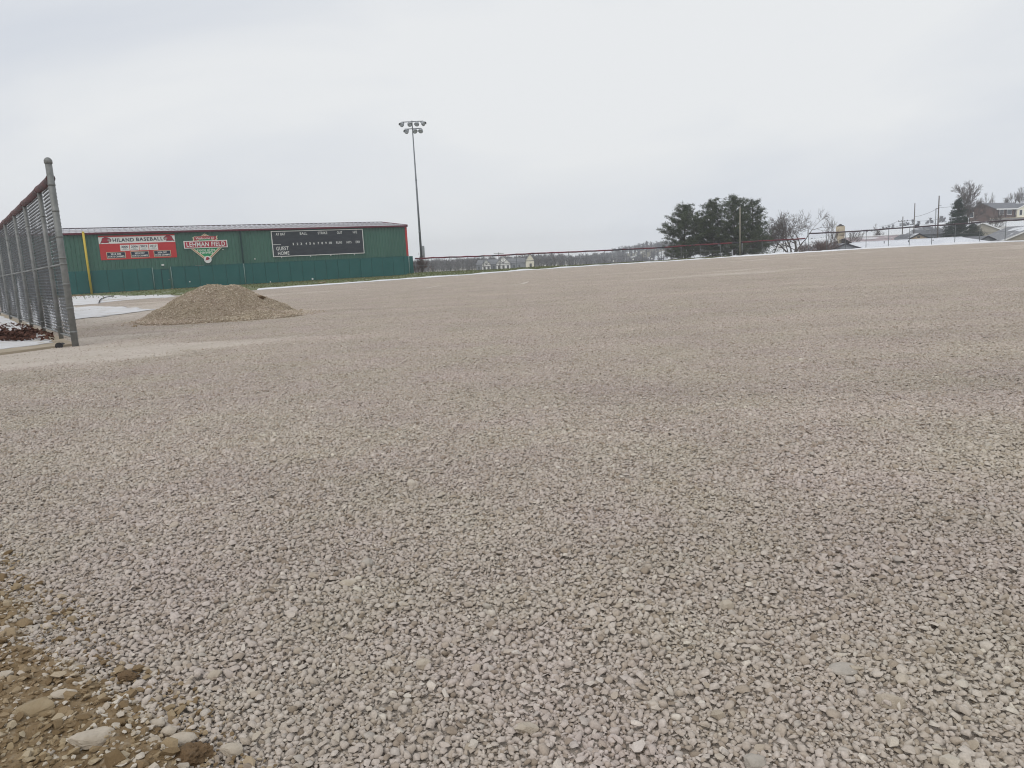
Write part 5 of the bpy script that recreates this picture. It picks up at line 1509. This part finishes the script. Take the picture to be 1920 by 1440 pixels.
# far white vans parked on the rise beyond the valley, seen through the mesh
m_far_white = M('far_white', (0.70, 0.71, 0.72), (0.60, 0.61, 0.62), rough=0.6, scale=0.2)
for k, (px, w_, lab) in enumerate(((1118, 3.2, 'leftmost white van of the row far beyond the fence'), (1134, 5.0, 'long white van, second from the left in the far row'), (1151, 3.6, 'white van in the middle of the far row'), (1166, 4.6, 'white van, second from the right in the far row'), (1187, 3.0, 'rightmost white van of the row far beyond the fence'))):
    c = at(px, 484, 548); z = zland(c.x, 548) + 0.35
    t = thing('parked_van', lab, 'van', 'far white vans')
    q = lambda u, v, y: (c.x + u, 548 + y, z + v)
    MB().prism([(-w_ / 2, 0), (w_ / 2, 0), (w_ / 2, 0.9), (w_ * 0.36, 1.9), (-w_ / 2, 2.0)], 0, 1.9, q).build('body', m_far_white, t)
    for s_ in (-.28, .30): MB().tube(q(s_ * w_, 0.02, -.08), q(s_ * w_, 0.02, .25), .36, .36, 10).build('wheel', m_dark, t)
    MB().prism([(w_ * .12, 1.0), (w_ * .42, 1.0), (w_ * .33, 1.7), (w_ * .12, 1.7)], -.04, -.004, q).build('window', m_pane, t)

# ------------------------------------------------------------------ utility poles and wires
m_wood_pole = M('utility_pole_wood', (0.115, 0.10, 0.09), (0.085, 0.074, 0.066), rough=0.9, scale=1.5)
def utility_pole(px, py_top, Y, label, arms=(), r=0.14, extra=None):
    t = thing('utility_pole', label, 'utility pole', 'utility poles')
    p = at(px, py_top, Y); z0 = zland(p.x, p.y)
    MB().tube((p.x, p.y, z0 - .5), (p.x, p.y, p.z), r, r * 0.65, 8).build('pole', m_wood_pole, t, True)
    for dz, half in arms:
        a_ = MB().box(p.x - half, p.x + half, p.y - .16, p.y - .06, p.z - dz - .06, p.z - dz + .06).build('crossarm', m_wood_pole, t)
        for k in (-.9, -.35, .35, .9):
            MB().tube((p.x + k * half, p.y - .11, p.z - dz + .062), (p.x + k * half, p.y - .11, p.z - dz + .24), .045, .03, 6).build('insulator', m_dark, a_)
    if extra == 'transformer':
        for s in (-.45, .5): MB().tube((p.x + s, p.y - .1, p.z - 1.9), (p.x + s, p.y - .1, p.z - 1.2), .20, .20, 10).build('transformer', m_lamp, t, True)
    if extra == 'bracket':
        MB().box(p.x - .55, p.x - .1, p.y - .1, p.y + .1, p.z - 2.4, p.z - 2.3).build('bracket', m_wood_pole, t)
        MB().tube((p.x - .5, p.y, p.z - 6.5), (p.x - .5, p.y, p.z - 2.3), .09, .09, 6).build('riser', m_lamp, t, True)
        MB().tube((p.x, p.y, p.z - 1.8), (p.x + .5, p.y, p.z - 1.75), .06, .06, 6).build('street_bracket', m_lamp, t)
    return p
p1 = utility_pole(1693, 406, 150, 'short utility pole with crossarm and transformers', ((0.9, 0.95),), 0.12, 'transformer')
p2 = utility_pole(1715.5, 381, 142, 'thin straight utility pole, second from the left', (), 0.11)
p3 = utility_pole(1761, 367, 142, 'thick utility pole with side riser left of the spruce', (), 0.15, 'bracket')
p4 = utility_pole(935, 473.2, 230, 'small far utility pole with crossarm before the half-timbered house', ((0.35, 1.5),), 0.13)
m_cable = M('cable', (0.06, 0.06, 0.065), (0.045, 0.045, 0.05), rough=0.7)
def cable(a, b, sag, label):
    pts = []
    for k in range(13):
        c = Vector(a).lerp(Vector(b), k / 12); c.z -= sag * 4 * (k / 12) * (1 - k / 12); pts.append(c)
    tag(MB().path(pts, 0.022, 4).build('power_cable', m_cable), label, 'cable', 'overhead cables')
cable(p1 + Vector((-.8, 0, -.75)), at(1648, 424, 165), 0.3, 'upper power cable running left from the short utility pole')
cable(p1 + Vector((0, 0, -1.6)), at(1640, 430, 165), 0.3, 'lower power cable running left from the short utility pole')
cable(p1 + Vector((.8, 0, -.75)), p3 + Vector((0, 0, -4.3)), 0.25, 'upper power cable between the short pole and the thick pole')
cable(p1 + Vector((0, 0, -1.5)), p3 + Vector((0, 0, -5.0)), 0.25, 'lower power cable between the short pole and the thick pole')
cable(p2 + Vector((0, 0, -2.5)), p3 + Vector((0, 0, -2.2)), 0.25, 'slack cable from the thin pole to the thick pole')
cable(p3 + Vector((0, 0, -2.2)), at(1850, 372, 185), 0.4, 'power cable from the thick pole up to the brick house')
# white low wall bits at the far right behind the fence
t = thing('white_van', 'white van roof just showing over the yard edge at far right', 'van')
c = at(1899, 452.5, 100)
MB().prism([(-2.3, -1.4), (2.3, -1.4), (2.3, 0.05), (1.5, 0.62), (-2.1, 0.70), (-2.3, 0.5)], 0, 1.8, lambda u, v, y: (c.x + u, c.y + y, c.z - 0.60 + v)).build('body', m_white, t)
MB().prism([(1.0, 0.12), (1.95, 0.12), (1.5, 0.50), (1.0, 0.52)], -0.03, -0.003, lambda u, v, y: (c.x + u, c.y + y, c.z - 0.60 + v)).build('window', m_pane, t)
for s in (-1.4, 1.4): MB().tube((c.x + s, c.y - .05, c.z - 2.0), (c.x + s, c.y + .2, c.z - 2.0), .35, .35, 12).build('wheel', m_dark, t)

# ------------------------------------------------------------------ winter haze
m_haze = bpy.data.materials.new('winter_haze'); m_haze.use_nodes = True
n, l = m_haze.node_tree.nodes, m_haze.node_tree.links
n.clear()
out = n.new('ShaderNodeOutputMaterial'); pv = n.new('ShaderNodeVolumePrincipled')
pv.inputs['Color'].default_value = (0.90, 0.94, 1.0, 1)
pv.inputs['Density'].default_value = HAZE
pv.inputs['Anisotropy'].default_value = 0.0
l.new(pv.outputs['Volume'], out.inputs['Volume'])
o = MB().box(-830, 830, -90, 930, -16, 25).build('haze', m_haze)
tag(o, 'thin grey winter haze in the air over the yard and valley', 'haze', kind='stuff')
